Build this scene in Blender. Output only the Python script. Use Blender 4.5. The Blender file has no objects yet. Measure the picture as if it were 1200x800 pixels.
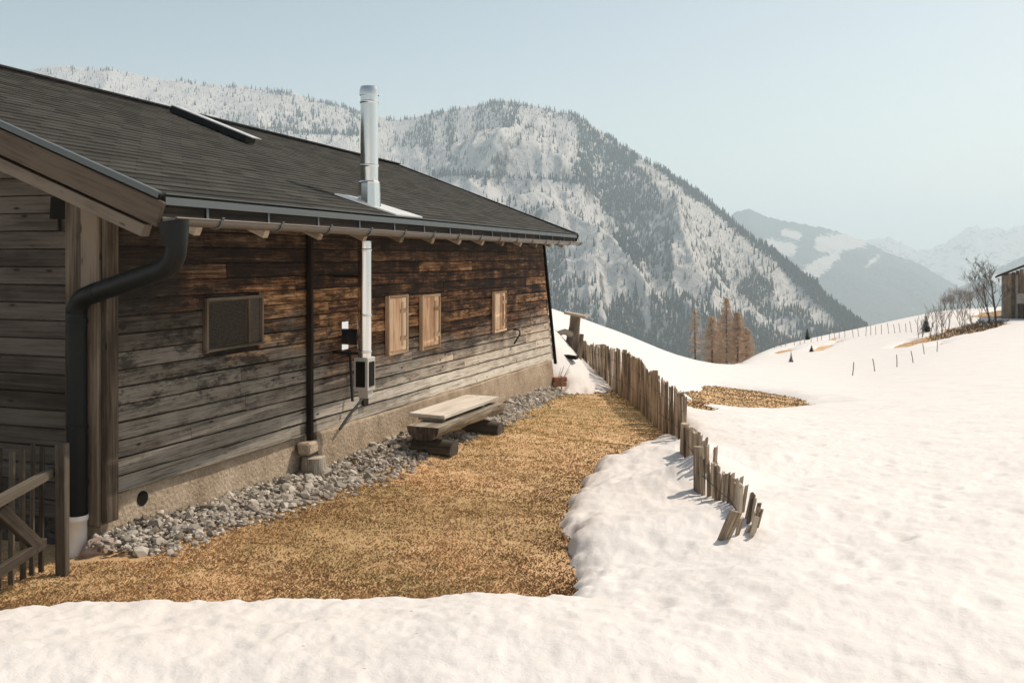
import bpy, math, random
import numpy as np
from mathutils import Vector
random.seed(7); RS = np.random.RandomState(11)
sc = bpy.context.scene
COL = sc.collection
F, U0, V0 = 1100.0, 600.0, 298.0          # focal length in photo pixels, principal point
def px(u, v, y): return np.array([(u-U0)/F*y, y, (V0-v)/F*y])

# ------------------------------------------------------------------ noise
def _hash(ix, iy, seed):
    h = (ix.astype(np.int64)*374761393 + iy.astype(np.int64)*668265263 + seed*974634777) & 0xffffffff
    h = ((h ^ (h >> 13))*1274126177) & 0xffffffff
    h = h ^ (h >> 16)
    return (h & 0xffffff)/float(0xffffff)
def vnoise(x, y, seed=0):
    x = np.asarray(x, float); y = np.asarray(y, float)
    ix = np.floor(x); iy = np.floor(y); fx = x-ix; fy = y-iy
    fx = fx*fx*fx*(fx*(fx*6-15)+10); fy = fy*fy*fy*(fy*(fy*6-15)+10)
    a = _hash(ix, iy, seed); b = _hash(ix+1, iy, seed); c = _hash(ix, iy+1, seed); d = _hash(ix+1, iy+1, seed)
    return (a+(b-a)*fx)*(1-fy)+(c+(d-c)*fx)*fy
def fbm(x, y, oct=4, seed=0, gain=.5):
    s = 0; a = 1; t = 0; x = np.asarray(x, float); y = np.asarray(y, float)
    for k in range(oct):
        s = s+a*(vnoise(x, y, seed+k*17)*2-1); t += a; a *= gain
        x, y = 1.62*x-1.18*y+3.1, 1.18*x+1.62*y+7.7
    return s/t
def ridged(x, y, oct=4, seed=0):
    s = 0; a = 1; t = 0; x = np.asarray(x, float); y = np.asarray(y, float)
    for k in range(oct):
        n = 1-np.abs(vnoise(x, y, seed+k*17)*2-1); s = s+a*n; t += a; a *= .5
        x, y = 1.7*x-1.1*y+3.1, 1.1*x+1.7*y+7.7
    return s/t
def sstep(a, b, x):
    t = np.clip((x-a)/(b-a), 0, 1); return t*t*(3-2*t)

# ------------------------------------------------------------------ mesh helper
class MB:
    def __init__(s): s.v = []; s.f = []; s.g = []; s.r = []; s.sm = []
    def add(s, vs, fs, gc=None, rnd=None, smooth=False):
        n = len(s.v); s.v += [tuple(float(c) for c in p) for p in vs]
        s.f += [tuple(n+i for i in f) for f in fs]; s.sm += [smooth]*len(fs)
        s.g += [tuple(float(c) for c in p) for p in (gc if gc is not None else vs)]
        rr = random.random() if rnd is None else rnd
        s.r += [rr]*len(vs)
    def box(s, c, ax, ay, az, jit=0, rnd=None):
        """box at centre c with half-axis vectors ax, ay, az; the longest one is the grain"""
        c = np.array(c, float); A = [np.array(a, float) for a in (ax, ay, az)]
        if np.dot(np.cross(A[0], A[1]), A[2]) < 0: A[2] = -A[2]
        L = [np.linalg.norm(a) for a in A]; order = sorted(range(3), key=lambda i: -L[i])
        vs = []; gs = []; off = np.array([random.random()*20, random.random()*20, random.random()*20])
        for i in (-1, 1):
            for j in (-1, 1):
                for k in (-1, 1):
                    p = c+i*A[0]+j*A[1]+k*A[2]
                    if jit: p = p+RS.uniform(-jit, jit, 3)
                    vs.append(p); l = [i*L[0], j*L[1], k*L[2]]; gs.append(np.array([l[o] for o in order])+off)
        s.add(vs, [(0,1,3,2),(4,6,7,5),(0,4,5,1),(2,3,7,6),(0,2,6,4),(1,5,7,3)], gs, rnd)
    def beam(s, p0, p1, w, h, up=(0,0,1), jit=0, rnd=None):
        p0 = np.array(p0, float); p1 = np.array(p1, float); d = p1-p0; L = np.linalg.norm(d); d = d/L
        side = np.cross(d, np.array(up, float)); side /= np.linalg.norm(side); u = np.cross(side, d)
        s.box((p0+p1)/2, d*L/2, side*w/2, u*h/2, jit, rnd)
    def tube(s, pts, rad, n=8, caps=True, rnd=None, rough=0, smooth=True):
        pts = [np.array(p, float) for p in pts]; m = len(pts)
        if not hasattr(rad, '__len__'): rad = [rad]*m
        vs = []; gs = []; L = 0; ref = None; off = random.random()*20
        for i, p in enumerate(pts):
            d = pts[min(i+1, m-1)]-pts[max(i-1, 0)]; d = d/(np.linalg.norm(d)+1e-9)
            if ref is None:
                ref = np.cross(d, (0,0,1) if abs(d[2]) < .9 else (1,0,0))
            ref = ref-d*np.dot(ref, d); ref /= np.linalg.norm(ref)+1e-9; b = np.cross(d, ref)
            if i: L += np.linalg.norm(p-pts[i-1])
            for k in range(n):
                a = 2*math.pi*k/n; r = rad[i]*(1+(RS.uniform(-rough, rough) if rough else 0))
                vs.append(p+(ref*math.cos(a)+b*math.sin(a))*r); gs.append((L+off, math.cos(a)*rad[i], math.sin(a)*rad[i]+off))
        fs = [(i*n+k, i*n+(k+1) % n, (i+1)*n+(k+1) % n, (i+1)*n+k) for i in range(m-1) for k in range(n)]
        n0 = len(s.v); s.add(vs, fs, gs, rnd, smooth)
        if caps:
            r0 = s.r[-1]
            s.add([vs[k] for k in range(n)], [tuple(range(n-1, -1, -1))], [gs[k] for k in range(n)], r0)
            s.add(vs[-n:], [tuple(range(n))], gs[-n:], r0)
    def build(s, name, mat, parent=None, bevel=0):
        me = bpy.data.meshes.new(name)
        o0 = np.array(root_loc(parent)) if parent else np.zeros(3)
        V = np.array(s.v)-o0
        me.from_pydata(V.tolist(), [], s.f)
        at = me.attributes.new('gc', 'FLOAT_VECTOR', 'POINT'); at.data.foreach_set('vector', np.array(s.g, np.float32).ravel())
        at = me.attributes.new('rnd', 'FLOAT', 'POINT'); at.data.foreach_set('value', np.array(s.r, np.float32))
        me.polygons.foreach_set('use_smooth', s.sm)
        me.materials.append(mat); me.update()
        ob = bpy.data.objects.new(name, me); COL.objects.link(ob)
        if parent: ob.parent = parent
        if bevel:
            b = ob.modifiers.new('bevel', 'BEVEL'); b.width = bevel; b.segments = 1; b.limit_method = 'ANGLE'
        return ob
def root_loc(p):
    l = Vector((0, 0, 0))
    while p: l += p.location; p = p.parent
    return tuple(l)
def thing(name, label, cat, loc, group=None):
    o = bpy.data.objects.new(name, None); COL.objects.link(o); o.location = [float(c) for c in loc]; o.empty_display_size = .2
    return tag(o, label, cat, group)
def tag(o, label, cat, group=None):
    o['label'] = label; o['category'] = cat
    if group: o['group'] = group
    return o
def kind(o, k, label=None):
    o['kind'] = k
    if label: o['label'] = label
    return o
def big_mesh(name, V, Fc, mat, attrs=None, smooth=True):
    me = bpy.data.meshes.new(name); V = np.asarray(V, np.float32); Fc = np.asarray(Fc, np.int32)
    k = Fc.shape[1]; me.vertices.add(len(V)); me.vertices.foreach_set('co', V.ravel())
    me.loops.add(Fc.size); me.loops.foreach_set('vertex_index', Fc.ravel())
    me.polygons.add(len(Fc)); me.polygons.foreach_set('loop_start', np.arange(0, Fc.size, k, dtype=np.int32))
    me.polygons.foreach_set('loop_total', np.full(len(Fc), k, np.int32))
    me.polygons.foreach_set('use_smooth', np.full(len(Fc), smooth))
    for n, a in (attrs or {}).items():
        a = np.asarray(a, np.float32)
        if a.ndim == 2:
            at = me.attributes.new(n, 'FLOAT_VECTOR', 'POINT'); at.data.foreach_set('vector', a.ravel())
        else:
            at = me.attributes.new(n, 'FLOAT', 'POINT'); at.data.foreach_set('value', a)
    me.update(calc_edges=True); me.validate(); me.materials.append(mat)
    o = bpy.data.objects.new(name, me); COL.objects.link(o); return o
def grid_faces(nr, nc):
    i = np.arange(nr-1)[:, None]*nc+np.arange(nc-1)[None, :]
    return np.stack([i, i+1, i+nc+1, i+nc], -1).reshape(-1, 4)

# ------------------------------------------------------------------ materials
class NT:
    def __init__(s, name):
        s.m = bpy.data.materials.new(name); s.m.use_nodes = True; s.t = s.m.node_tree; s.n = s.t.nodes; s.l = s.t.links
        s.b = s.n['Principled BSDF']; s.b.inputs['Roughness'].default_value = .85
        s.b.inputs['Specular IOR Level'].default_value = .25
    def put(s, sock, val):
        if hasattr(val, 'links') or isinstance(val, bpy.types.NodeSocket): s.l.new(val, sock)
        elif isinstance(val, (tuple, list)) and len(val) == 3 and sock.type == 'RGBA': sock.default_value = (*val, 1)
        else: sock.default_value = val
    def attr(s, name, vec=False):
        a = s.n.new('ShaderNodeAttribute'); a.attribute_name = name
        return a.outputs['Vector'] if vec else a.outputs['Fac']
    def pos(s): return s.n.new('ShaderNodeNewGeometry').outputs['Position']
    def mapv(s, v, scale=(1,1,1), loc=(0,0,0)):
        m = s.n.new('ShaderNodeMapping'); s.put(m.inputs['Vector'], v); m.inputs['Scale'].default_value = scale; m.inputs['Location'].default_value = loc
        return m.outputs[0]
    def noise(s, v, scale=5, det=4, rough=.55, dist=0):
        n = s.n.new('ShaderNodeTexNoise'); s.put(n.inputs['Vector'], v); n.inputs['Scale'].default_value = scale
        n.inputs['Detail'].default_value = det; n.inputs['Roughness'].default_value = rough; n.inputs['Distortion'].default_value = dist
        return n.outputs['Fac']
    def vor(s, v, scale=5, out='Distance'):
        n = s.n.new('ShaderNodeTexVoronoi'); s.put(n.inputs['Vector'], v); n.inputs['Scale'].default_value = scale
        return n.outputs[out]
    def ramp(s, f, stops, interp='LINEAR'):
        r = s.n.new('ShaderNodeValToRGB'); s.put(r.inputs[0], f); e = r.color_ramp.elements; r.color_ramp.interpolation = interp
        while len(e) < len(stops): e.new(.5)
        for k, (p, c) in enumerate(stops):
            e[k].position = p; e[k].color = (c, c, c, 1) if not hasattr(c, '__len__') else (*c, 1)
        return r.outputs[0]
    def mix(s, f, a, b, mode='MIX'):
        m = s.n.new('ShaderNodeMix'); m.data_type = 'RGBA'; m.blend_type = mode
        s.put(m.inputs[0], f); s.put(m.inputs[6], a); s.put(m.inputs[7], b); return m.outputs[2]
    def math(s, op, a, b=0., c=None):
        m = s.n.new('ShaderNodeMath'); m.operation = op; s.put(m.inputs[0], a); s.put(m.inputs[1], b)
        if c is not None: s.put(m.inputs[2], c)
        return m.outputs[0]
    def sep(s, v):
        m = s.n.new('ShaderNodeSeparateXYZ'); s.put(m.inputs[0], v); return m.outputs
    def comb(s, x, y, z):
        m = s.n.new('ShaderNodeCombineXYZ'); s.put(m.inputs[0], x); s.put(m.inputs[1], y); s.put(m.inputs[2], z); return m.outputs[0]
    def maprange(s, v, a, b, c=0., d=1.):
        m = s.n.new('ShaderNodeMapRange'); s.put(m.inputs[0], v)
        for i, x in enumerate((a, b, c, d)): m.inputs[i+1].default_value = x
        return m.outputs[0]
    def bump(s, h, strength=.5, dist=.01):
        b = s.n.new('ShaderNodeBump'); s.put(b.inputs['Height'], h); b.inputs['Strength'].default_value = strength; b.inputs['Distance'].default_value = dist
        s.l.new(b.outputs[0], s.b.inputs['Normal'])
    def col(s, c): s.put(s.b.inputs['Base Color'], c)
def wood(name, dark, mid, light, rough=.85, knots=True, bumpd=.003, k_=1.):
    dark, mid, light = [tuple(x*k_ for x in c) for c in (dark, mid, light)]
    t = NT(name); g = t.attr('gc', True); r = t.attr('rnd')
    grain = t.noise(t.mapv(g, (1.2, 38, 38)), 1.6, 6, .62, .4)
    stain = t.noise(t.mapv(g, (1.6, 5, 5)), 1.3, 4, .6)
    f = t.math('ADD', t.math('MULTIPLY', grain, .6), t.math('MULTIPLY', stain, .5))
    f = t.math('ADD', f, t.math('MULTIPLY', t.math('SUBTRACT', r, .5), .28))
    c = t.ramp(f, [(.38, dark), (.54, mid), (.70, light)])
    if knots:
        k = t.vor(t.mapv(g, (3.2, 11, 11)), 1.0); kk = t.ramp(k, [(.05, 0.), (.13, 1.)])
        c = t.mix(kk, tuple(x*.45 for x in dark), c)
    t.col(c); t.b.inputs['Roughness'].default_value = rough; t.bump(grain, .7, bumpd); return t.m
M = {}
M['post'] = wood('corner_wood', (.05,.038,.027), (.14,.108,.078), (.25,.2,.15), k_=.9)
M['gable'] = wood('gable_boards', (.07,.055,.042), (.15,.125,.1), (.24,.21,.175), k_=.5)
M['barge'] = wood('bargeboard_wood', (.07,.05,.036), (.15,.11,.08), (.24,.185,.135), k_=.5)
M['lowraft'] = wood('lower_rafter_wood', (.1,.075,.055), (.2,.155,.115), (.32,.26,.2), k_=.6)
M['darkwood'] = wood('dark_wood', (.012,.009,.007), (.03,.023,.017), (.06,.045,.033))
M['rafter'] = wood('rafter_wood', (.18,.13,.09), (.34,.27,.2), (.5,.42,.33))  # paler wood: sunlight on the rafter ends put into the colour
M['shutter'] = wood('shutter_wood', (.46,.25,.13), (.86,.56,.35), (.95,.74,.52), knots=False)
M['shutterframe'] = wood('shutter_frame_wood', (.26,.15,.08), (.5,.33,.2), (.68,.5,.34), knots=False)
M['picket'] = wood('picket_wood', (.09,.065,.045), (.34,.26,.185), (.62,.52,.4), knots=False, bumpd=.004)
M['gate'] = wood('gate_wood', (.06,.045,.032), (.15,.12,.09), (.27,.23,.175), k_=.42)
M['bench'] = wood('bench_wood', (.3,.25,.19), (.52,.46,.38), (.68,.62,.54), bumpd=.004)
M['benchdark'] = wood('bench_log_wood', (.18,.15,.11), (.48,.43,.35), (.66,.6,.5), bumpd=.008)
M['benchshade'] = wood('shaded_log_wood', (.03,.024,.018), (.09,.075,.06), (.2,.17,.135), bumpd=.006)  # shade on the log ends and supports painted as darker wood
M['stump'] = wood('trunk_wood', (.16,.12,.09), (.33,.26,.2), (.46,.38,.3), bumpd=.006)
M['barn'] = wood('barn_wood', (.08,.055,.035), (.22,.155,.1), (.36,.27,.18))
M['barnlight'] = wood('pale_barn_wood', (.3,.26,.22), (.44,.4,.35), (.56,.52,.46))
M['postsmall'] = wood('stake_wood', (.07,.055,.045), (.22,.19,.155), (.34,.3,.25))

# long weathered wall: bare tan and near black stain under the eave, silver grey below; shade and sunlight partly put into the colour
t = NT('wall_boards'); g = t.attr('gc', True); r = t.attr('rnd'); X = t.sep(g)
gv = t.comb(t.math('ADD', X[0], t.math('MULTIPLY', r, 31.)), X[1], t.math('ADD', X[2], t.math('MULTIPLY', r, 17.)))
grain = t.noise(t.mapv(gv, (1.5, 20, 55)), 1.3, 6, .7, .5)
stain = t.noise(t.mapv(gv, (2.6, 4, 9)), 1.2, 5, .7)
big = t.noise(t.mapv(g, (1.0, 1, 2.2)), 1.1, 4, .65)
stain2 = t.noise(t.mapv(g, (2.0, 3, 6.)), 1.0, 6, .7)
stain = t.math('ADD', t.math('MULTIPLY', stain, .55), t.math('MULTIPLY', stain2, .45))
fine = t.noise(t.mapv(gv, (6, 20, 70)), 1.5, 4, .75)
run = t.noise(t.mapv(g, (7, 1, 1.3)), 1.0, 4, .65)
f = t.math('ADD', t.math('MULTIPLY', grain, .4), t.math('MULTIPLY', stain, .45)); f = t.math('ADD', f, t.math('MULTIPLY', fine, .15))
f = t.math('ADD', f, t.math('MULTIPLY', t.math('SUBTRACT', r, .5), .10)); f = t.math('ADD', f, t.math('MULTIPLY', t.math('SUBTRACT', run, .5), .12))
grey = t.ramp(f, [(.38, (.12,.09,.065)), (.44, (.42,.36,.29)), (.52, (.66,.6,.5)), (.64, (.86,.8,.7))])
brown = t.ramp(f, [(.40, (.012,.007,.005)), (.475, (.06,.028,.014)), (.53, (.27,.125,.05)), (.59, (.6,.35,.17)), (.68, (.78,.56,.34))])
soot_shade = t.ramp(f, [(.38, (.008,.006,.005)), (.52, (.035,.024,.017)), (.66, (.14,.105,.07))])
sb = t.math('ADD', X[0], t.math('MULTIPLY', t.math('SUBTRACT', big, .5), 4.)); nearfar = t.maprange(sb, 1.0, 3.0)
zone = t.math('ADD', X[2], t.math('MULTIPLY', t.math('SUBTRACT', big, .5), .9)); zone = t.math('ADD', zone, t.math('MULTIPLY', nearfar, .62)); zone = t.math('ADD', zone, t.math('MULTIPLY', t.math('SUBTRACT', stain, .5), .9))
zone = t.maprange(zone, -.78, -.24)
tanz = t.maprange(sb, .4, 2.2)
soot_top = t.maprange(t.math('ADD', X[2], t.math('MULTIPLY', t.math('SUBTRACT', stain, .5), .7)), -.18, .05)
brown = t.mix(tanz, soot_shade, brown); brown = t.mix(t.math('MULTIPLY', soot_top, .85), brown, soot_shade)
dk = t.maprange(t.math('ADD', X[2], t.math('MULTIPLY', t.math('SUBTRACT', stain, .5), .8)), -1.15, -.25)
grey = t.mix(t.maprange(sb, 1.8, 4.8, .64, 0.), grey, (.035,.032,.027)); grey = t.mix(t.math('MULTIPLY', dk, .6), grey, soot_shade)  # near boards darkened, far lower ones left pale: shade and sunlight painted in
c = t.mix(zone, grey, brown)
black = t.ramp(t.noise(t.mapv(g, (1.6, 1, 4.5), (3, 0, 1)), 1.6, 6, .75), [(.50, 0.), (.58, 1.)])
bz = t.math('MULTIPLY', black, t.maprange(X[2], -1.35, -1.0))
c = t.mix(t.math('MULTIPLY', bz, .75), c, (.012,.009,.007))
k = t.ramp(t.vor(t.mapv(gv, (3.0, 3, 9)), 1.0), [(.05, 0.), (.12, 1.)])
c = t.mix(k, (.02,.014,.01), c)
cr = t.ramp(t.noise(t.mapv(gv, (1.1, 30, 70)), 1.7, 5, .65, .3), [(.56, 0.), (.62, 1.)]); c = t.mix(t.math('MULTIPLY', cr, .8), c, (.022,.017,.013))
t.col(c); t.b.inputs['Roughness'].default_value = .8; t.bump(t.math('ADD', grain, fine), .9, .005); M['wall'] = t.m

# shingles
t = NT('roof_shingles'); g = t.attr('gc', True); X = t.sep(g)
br = t.n.new('ShaderNodeTexBrick'); t.put(br.inputs['Vector'], g); br.inputs['Scale'].default_value = 1
br.inputs['Brick Width'].default_value = .24; br.inputs['Row Height'].default_value = .1; br.inputs['Mortar Size'].default_value = .006
br.inputs['Color1'].default_value = (.012,.0125,.0105,1); br.inputs['Color2'].default_value = (.068,.068,.058,1); br.inputs['Mortar'].default_value = (.004,.004,.004,1); br.inputs['Bias'].default_value = -.1
n1 = t.noise(g, 160, 3, .8); n2 = t.noise(g, 1.1, 4, .6)
c = t.mix(.25, br.outputs[0], t.ramp(n1, [(.3, (.014,.013,.011)), (.7, (.085,.08,.066))]))
c = t.mix(t.math('MULTIPLY', n2, .35), c, (.045,.04,.028)); t.col(c); t.b.inputs['Roughness'].default_value = .9
t.bump(n1, .5, .003); M['shingle'] = t.m

def metal(name, c, rough, metallic=1., wear=.15):
    t = NT(name); n = t.noise(t.pos(), 9, 5, .6); t.col(t.mix(n, tuple(x*(1-wear) for x in c), c))
    t.b.inputs['Metallic'].default_value = metallic; t.put(t.b.inputs['Roughness'], t.maprange(n, .2, .8, rough*.75, rough*1.3))
    t.b.inputs['Specular IOR Level'].default_value = .5; t.bump(t.noise(t.pos(), 5, 3), .15, .004); return t.m
M['steel'] = metal('stainless_steel', (.8,.79,.77), .16, wear=.08)
M['zinc'] = metal('zinc_sheet', (.5,.5,.48), .42)
M['palesheet'] = metal('pale_flashing_sheet', (.72,.71,.69), .4, .75)
M['greyflash'] = metal('grey_flashing', (.11,.125,.125), .45, .3)
M['darkpipe'] = metal('dark_painted_pipe', (.009,.011,.011), .5, 0., .3); M['darkpipe'].node_tree.nodes['Principled BSDF'].inputs['Specular IOR Level'].default_value = .22
M['gutter'] = metal('gutter_metal', (.17,.155,.135), .42, .55)
M['pvc'] = metal('white_pvc', (.86,.84,.8), .4, 0., .06)
M['boxgrey'] = metal('grey_meter_box', (.55,.54,.5), .5, 0., .2)
M['iron'] = metal('dark_iron', (.02,.02,.02), .6, .3)
def plain(name, c1, c2, scale=6, bumps=.5, bd=.01, rough=.9, det=6):
    t = NT(name); n = t.noise(t.pos(), scale, det, .65); t.col(t.ramp(n, [(.3, c1), (.7, c2)])); t.b.inputs['Roughness'].default_value = rough
    t.bump(n, bumps, bd); return t.m
t = NT('plinth_concrete'); n = t.noise(t.pos(), 3, 6, .7); n2 = t.noise(t.pos(), 38, 4, .75); n3 = t.vor(t.pos(), 30)
c = t.ramp(n, [(.3, (.26,.195,.135)), (.5, (.42,.33,.235)), (.72, (.56,.46,.345))]); c = t.mix(t.ramp(n2, [(.3, .55), (.5, 0.)]), c, (.1,.075,.05))
t.col(c); t.bump(t.math('ADD', n2, t.math('MULTIPLY', n3, .5)), .9, .012); M['plinth'] = t.m
M['void'] = plain('dark_interior', (.006,.005,.004), (.012,.01,.008))
M['rustscreen'] = plain('wire_screen', (.05,.04,.03), (.12,.1,.08), 60)
M['brick'] = plain('old_brick', (.3,.13,.08), (.5,.27,.18), 14)
M['pinkrock'] = plain('pinkish_boulder', (.25,.17,.13), (.5,.36,.29), 9)
M['bark'] = plain('bare_bark', (.035,.028,.022), (.1,.082,.065), 8)
M['twig'] = plain('bare_twigs', (.14,.11,.09), (.3,.25,.21), 5)
M['larch'] = plain('larch_twigs', (.4,.28,.18), (.64,.47,.33), 1.5)
M['larchbark'] = plain('larch_bark', (.05,.035,.028), (.12,.09,.07), 5)
M['needles'] = plain('dark_needles', (.012,.018,.012), (.04,.05,.03), 2)
M['mirror'] = metal('polished_plate', (.75,.8,.85), .08)
t = NT('stones'); r = t.attr('rnd'); n = t.noise(t.pos(), 25, 4, .6)
c = t.ramp(r, [(0, (.17,.14,.11)), (.35, (.33,.29,.24)), (.7, (.5,.45,.38)), (1, (.7,.64,.55))]); t.col(t.mix(t.math('MULTIPLY', n, .5), c, (.17,.15,.13))); t.bump(n, .4, .005); M['stone'] = t.m

# snow: three layers share one recipe
t = NT('snow'); p = t.pos(); n = t.noise(p, 1.3, 4, .6); n2 = t.noise(p, 45, 5, .75); n3 = t.noise(p, 7, 5, .6)
dirt = t.attr('dirt')
c = t.ramp(n, [(.3, (.69,.658,.627)), (.7, (.745,.716,.688))])
c = t.mix(t.math('MULTIPLY', dirt, .5), c, (.55,.43,.32)); sp_ = t.math('MULTIPLY', t.ramp(t.vor(p, 7.), [(.035, 1.), (.06, 0.)]), t.ramp(t.noise(p, .9, 3), [(.5, 0.), (.6, 1.)])); c = t.mix(t.math('MULTIPLY', sp_, .7), c, (.16,.11,.07)); t.col(c)
t.b.inputs['Roughness'].default_value = .6; t.b.inputs['Specular IOR Level'].default_value = .3
t.b.inputs['Subsurface Weight'].default_value = 0.
n4 = t.noise(p, 17, 6, .7, .6)
t.bump(t.math('ADD', t.math('MULTIPLY', n2, .3), t.math('ADD', t.math('MULTIPLY', n3, .5), n4)), .55, .012); M['snow'] = t.m

# bare ground: dry matted grass and soil
t = NT('dry_ground'); p = t.pos(); n = t.noise(p, 1.6, 6, .65); n2 = t.noise(p, 55, 5, .8); n4 = t.noise(p, 9, 5, .7); n3 = t.noise(p, .5, 3, .5)
f = t.math('ADD', t.math('MULTIPLY', n, .2), t.math('ADD', t.math('MULTIPLY', n2, .5), t.math('MULTIPLY', n4, .3)))
c = t.ramp(f, [(.34, (.12,.062,.03)), (.42, (.42,.25,.12)), (.5, (.68,.44,.23)), (.66, (.82,.6,.36))])
c = t.mix(t.ramp(n3, [(.45, 0.), (.62, .45)]), c, (.2,.16,.055)); t.col(c); t.bump(f, .8, .03); M['ground'] = t.m
t = NT('grass_blades'); r = t.attr('rnd')
c = t.ramp(r, [(0, (.22,.115,.05)), (.2, (.53,.31,.15)), (.6, (.76,.49,.26)), (.86, (.88,.67,.42)), (.95, (.5,.42,.18)), (1, (.36,.33,.12))]); t.col(c)
n = t.noise(t.pos(), 1.1, 4, .65); n5 = t.noise(t.pos(), 7, 5, .7); c2 = t.mix(t.ramp(n5, [(.42, 0.), (.6, .5)]), c, (.24,.135,.06)); c2 = t.mix(t.ramp(n, [(.42, 0.), (.6, .7)]), c2, (.3,.19,.085)); n6 = t.noise(t.mapv(t.pos(), (1, 1, 1), (5, 9, 0)), 2.3, 5, .7); c2 = t.mix(t.ramp(n6, [(.5, 0.), (.62, .55)]), c2, (.3,.25,.1))
yy_ = t.sep(t.pos())[1]; n3 = t.math('MULTIPLY', t.maprange(t.math('ADD', yy_, t.math('MULTIPLY', n, 3.)), 10., 13.), .75); c2 = t.mix(n3, c2, (.42,.37,.13)); c2 = t.mix(t.attr('wet'), c2, (.13,.072,.032)); t.col(c2)
M['grass'] = t.m

# ------------------------------------------------------------------ wall frame of reference
C0 = np.array([-2.58, 6.0, 0.]); D = np.array([.330, .944, 0.]); N = np.array([.944, -.330, 0.])
D /= np.linalg.norm(D); N /= np.linalg.norm(N); Z = np.array([0, 0, 1.])
def W(s, o, z): return C0+D*s+N*o+Z*z
def u_to_s(u, o=0.):
    a = (u-U0)/F; b = C0+N*o; return (a*b[1]-b[0])/(D[0]-a*D[1])
SEND = 9.2

# ------------------------------------------------------------------ terrain
ctrl = [(0,690,5.0),(127,634,6.05),(88,652,5.85),(60,672,5.4),(300,603,6.6),(240,600,6.95),(355,559,8.3),(415,538,9.0),(515,538,9.0),(580,503,10.6),(500,600,6.75),(500,520,9.6),(560,500,11.2),(600,480,12.6),(650,690,5.05),(640,457,15.0),
 (712,464,14.8),(740,480,13.4),(770,503,11.9),(800,530,10.3),(830,577,8.3),(848,632,6.6),(660,620,6.4),(620,560,8.3),(690,520,10.2),(400,690,5.0),
 (600,800,3.55),(0,800,3.6),(1200,800,3.65),(1200,700,4.85),(1000,650,6.0),(1200,600,7.6),(1000,560,9.8),(900,600,7.6),(1200,520,13.2),(1000,500,17),(1200,470,22.5),(1000,462,27),(900,500,15.5),
 (950,478,23),(850,481,21),(820,457,26),(900,462,27),(760,442,23),(720,428,20.5),(660,402,23),(640,362,33),(700,383,35),(760,405,38.5),(800,421,43),(838,430,50),(690,400,27),(740,422,29),
 (900,430,52),(880,445,40),(900,406,84),(870,419,70),(960,393,94),(1000,386,99),(1050,374,104),(1110,363,104),(1150,357,102),(1200,372,80),(1300,372,80),(1300,352,105),(1000,441,45),(1000,420,60),(1200,432,40),(1200,400,57),(1100,400,67),(1100,385,84),(1080,425,46)]
P = [px(*c) for c in ctrl]
P += [np.array(q, float) for q in [(0,0,-1.55),(-4,1,-1.5),(4,1,-1.68),(0,-8,-1.5),(-20,-12,-.5),(20,-12,-2.2),(-60,-60,4),(60,-60,-6),(-7,7,-1.6),(-7,14,-1.7),(-14,22,-1.0),(-3,19,-1.8),
  (-20,45,-2.),(-60,20,4),(-45,70,-12),(4,46,-6.5),(12,62,-13),(24,88,-19),(24,75,-11.5),(40,125,-22),(90,140,-22),(-10,110,-40),(120,60,-10),(60,10,-7),(150,100,-18),(20,130,-30),(60,150,-30),(-100,140,-40)]]
P = np.array(P)
def warp(x, y):
    r = np.hypot(x, y)+1e-6; k = np.log(1+r/4)/r; return x*k, y*k, r
def tps_fit(P):
    wx, wy, r = warp(P[:,0], P[:,1]); n = len(P); val = P[:,2]/(r+2.)
    d = np.hypot(wx[:,None]-wx, wy[:,None]-wy)+1e-9; K = d*d*np.log(d); K[np.diag_indices(n)] = 2e-4
    A = np.zeros((n+3, n+3)); A[:n,:n] = K; Q = np.stack([np.ones(n), wx, wy], 1); A[:n,n:] = Q; A[n:,:n] = Q.T
    return np.linalg.solve(A, np.concatenate([val, np.zeros(3)])), wx, wy
TC, TX, TY = tps_fit(P)
TU = [560,640,700,760,800,840,870,900,960,1000,1050,1110,1200,1320]
TT_ = [[(20,420),(27,375),(34,355),(45,372),(60,410),(80,470),(120,560)],
 [(20,425),(26,388),(33,362),(40,368),(50,395),(70,450),(120,560)],
 [(20,437),(27,405),(35,383),(42,386),(50,405),(70,450),(120,540)],
 [(20,452),(28,428),(38,405),(45,410),(55,425),(70,450),(120,520)],
 [(20,466),(27,450),(35,434),(43,421),(52,424),(62,436),(80,460),(120,500)],
 [(20,480),(27,458),(36,442),(48,430),(56,431),(68,440),(80,455),(120,490)],
 [(20,483),(27,461),(36,446),(50,433),(62,424),(72,419),(80,424),(100,440),(125,465)],
 [(20,485),(27,463),(36,449),(50,435),(62,425),(74,412),(84,406),(95,412),(125,440)],
 [(20,487),(27,466),(36,452),(50,436),(62,422),(78,403),(94,393),(106,400),(130,425)],
 [(20,488),(27,467),(36,453),(50,434),(62,419),(78,399),(98,386),(110,392),(130,415)],
 [(20,487),(27,464),(36,448),(50,428),(62,412),(78,392),(102,374),(115,381),(130,400)],
 [(20,485),(27,460),(36,441),(50,418),(62,402),(78,381),(102,362),(115,369),(130,390)],
 [(20,480),(27,454),(36,434),(50,411),(62,394),(74,378),(80,373),(92,364),(104,358),(118,364),(130,380)],
 [(20,476),(27,450),(36,430),(50,408),(62,392),(74,378),(82,372),(92,362),(104,354),(118,358),(130,372)]]
_ly = np.linspace(math.log(18), math.log(135), 90); _lu = np.arange(560, 1321, 5.)
def _gs(a, k, ax):
    w_ = np.exp(-.5*(np.arange(-3*k, 3*k+1)/k)**2); w_ /= w_.sum(); pad = [(0, 0), (0, 0)]; pad[ax] = (3*k, 3*k)
    return np.apply_along_axis(lambda r_: np.convolve(r_, w_, 'valid'), ax, np.pad(a, pad, 'edge'))
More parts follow.
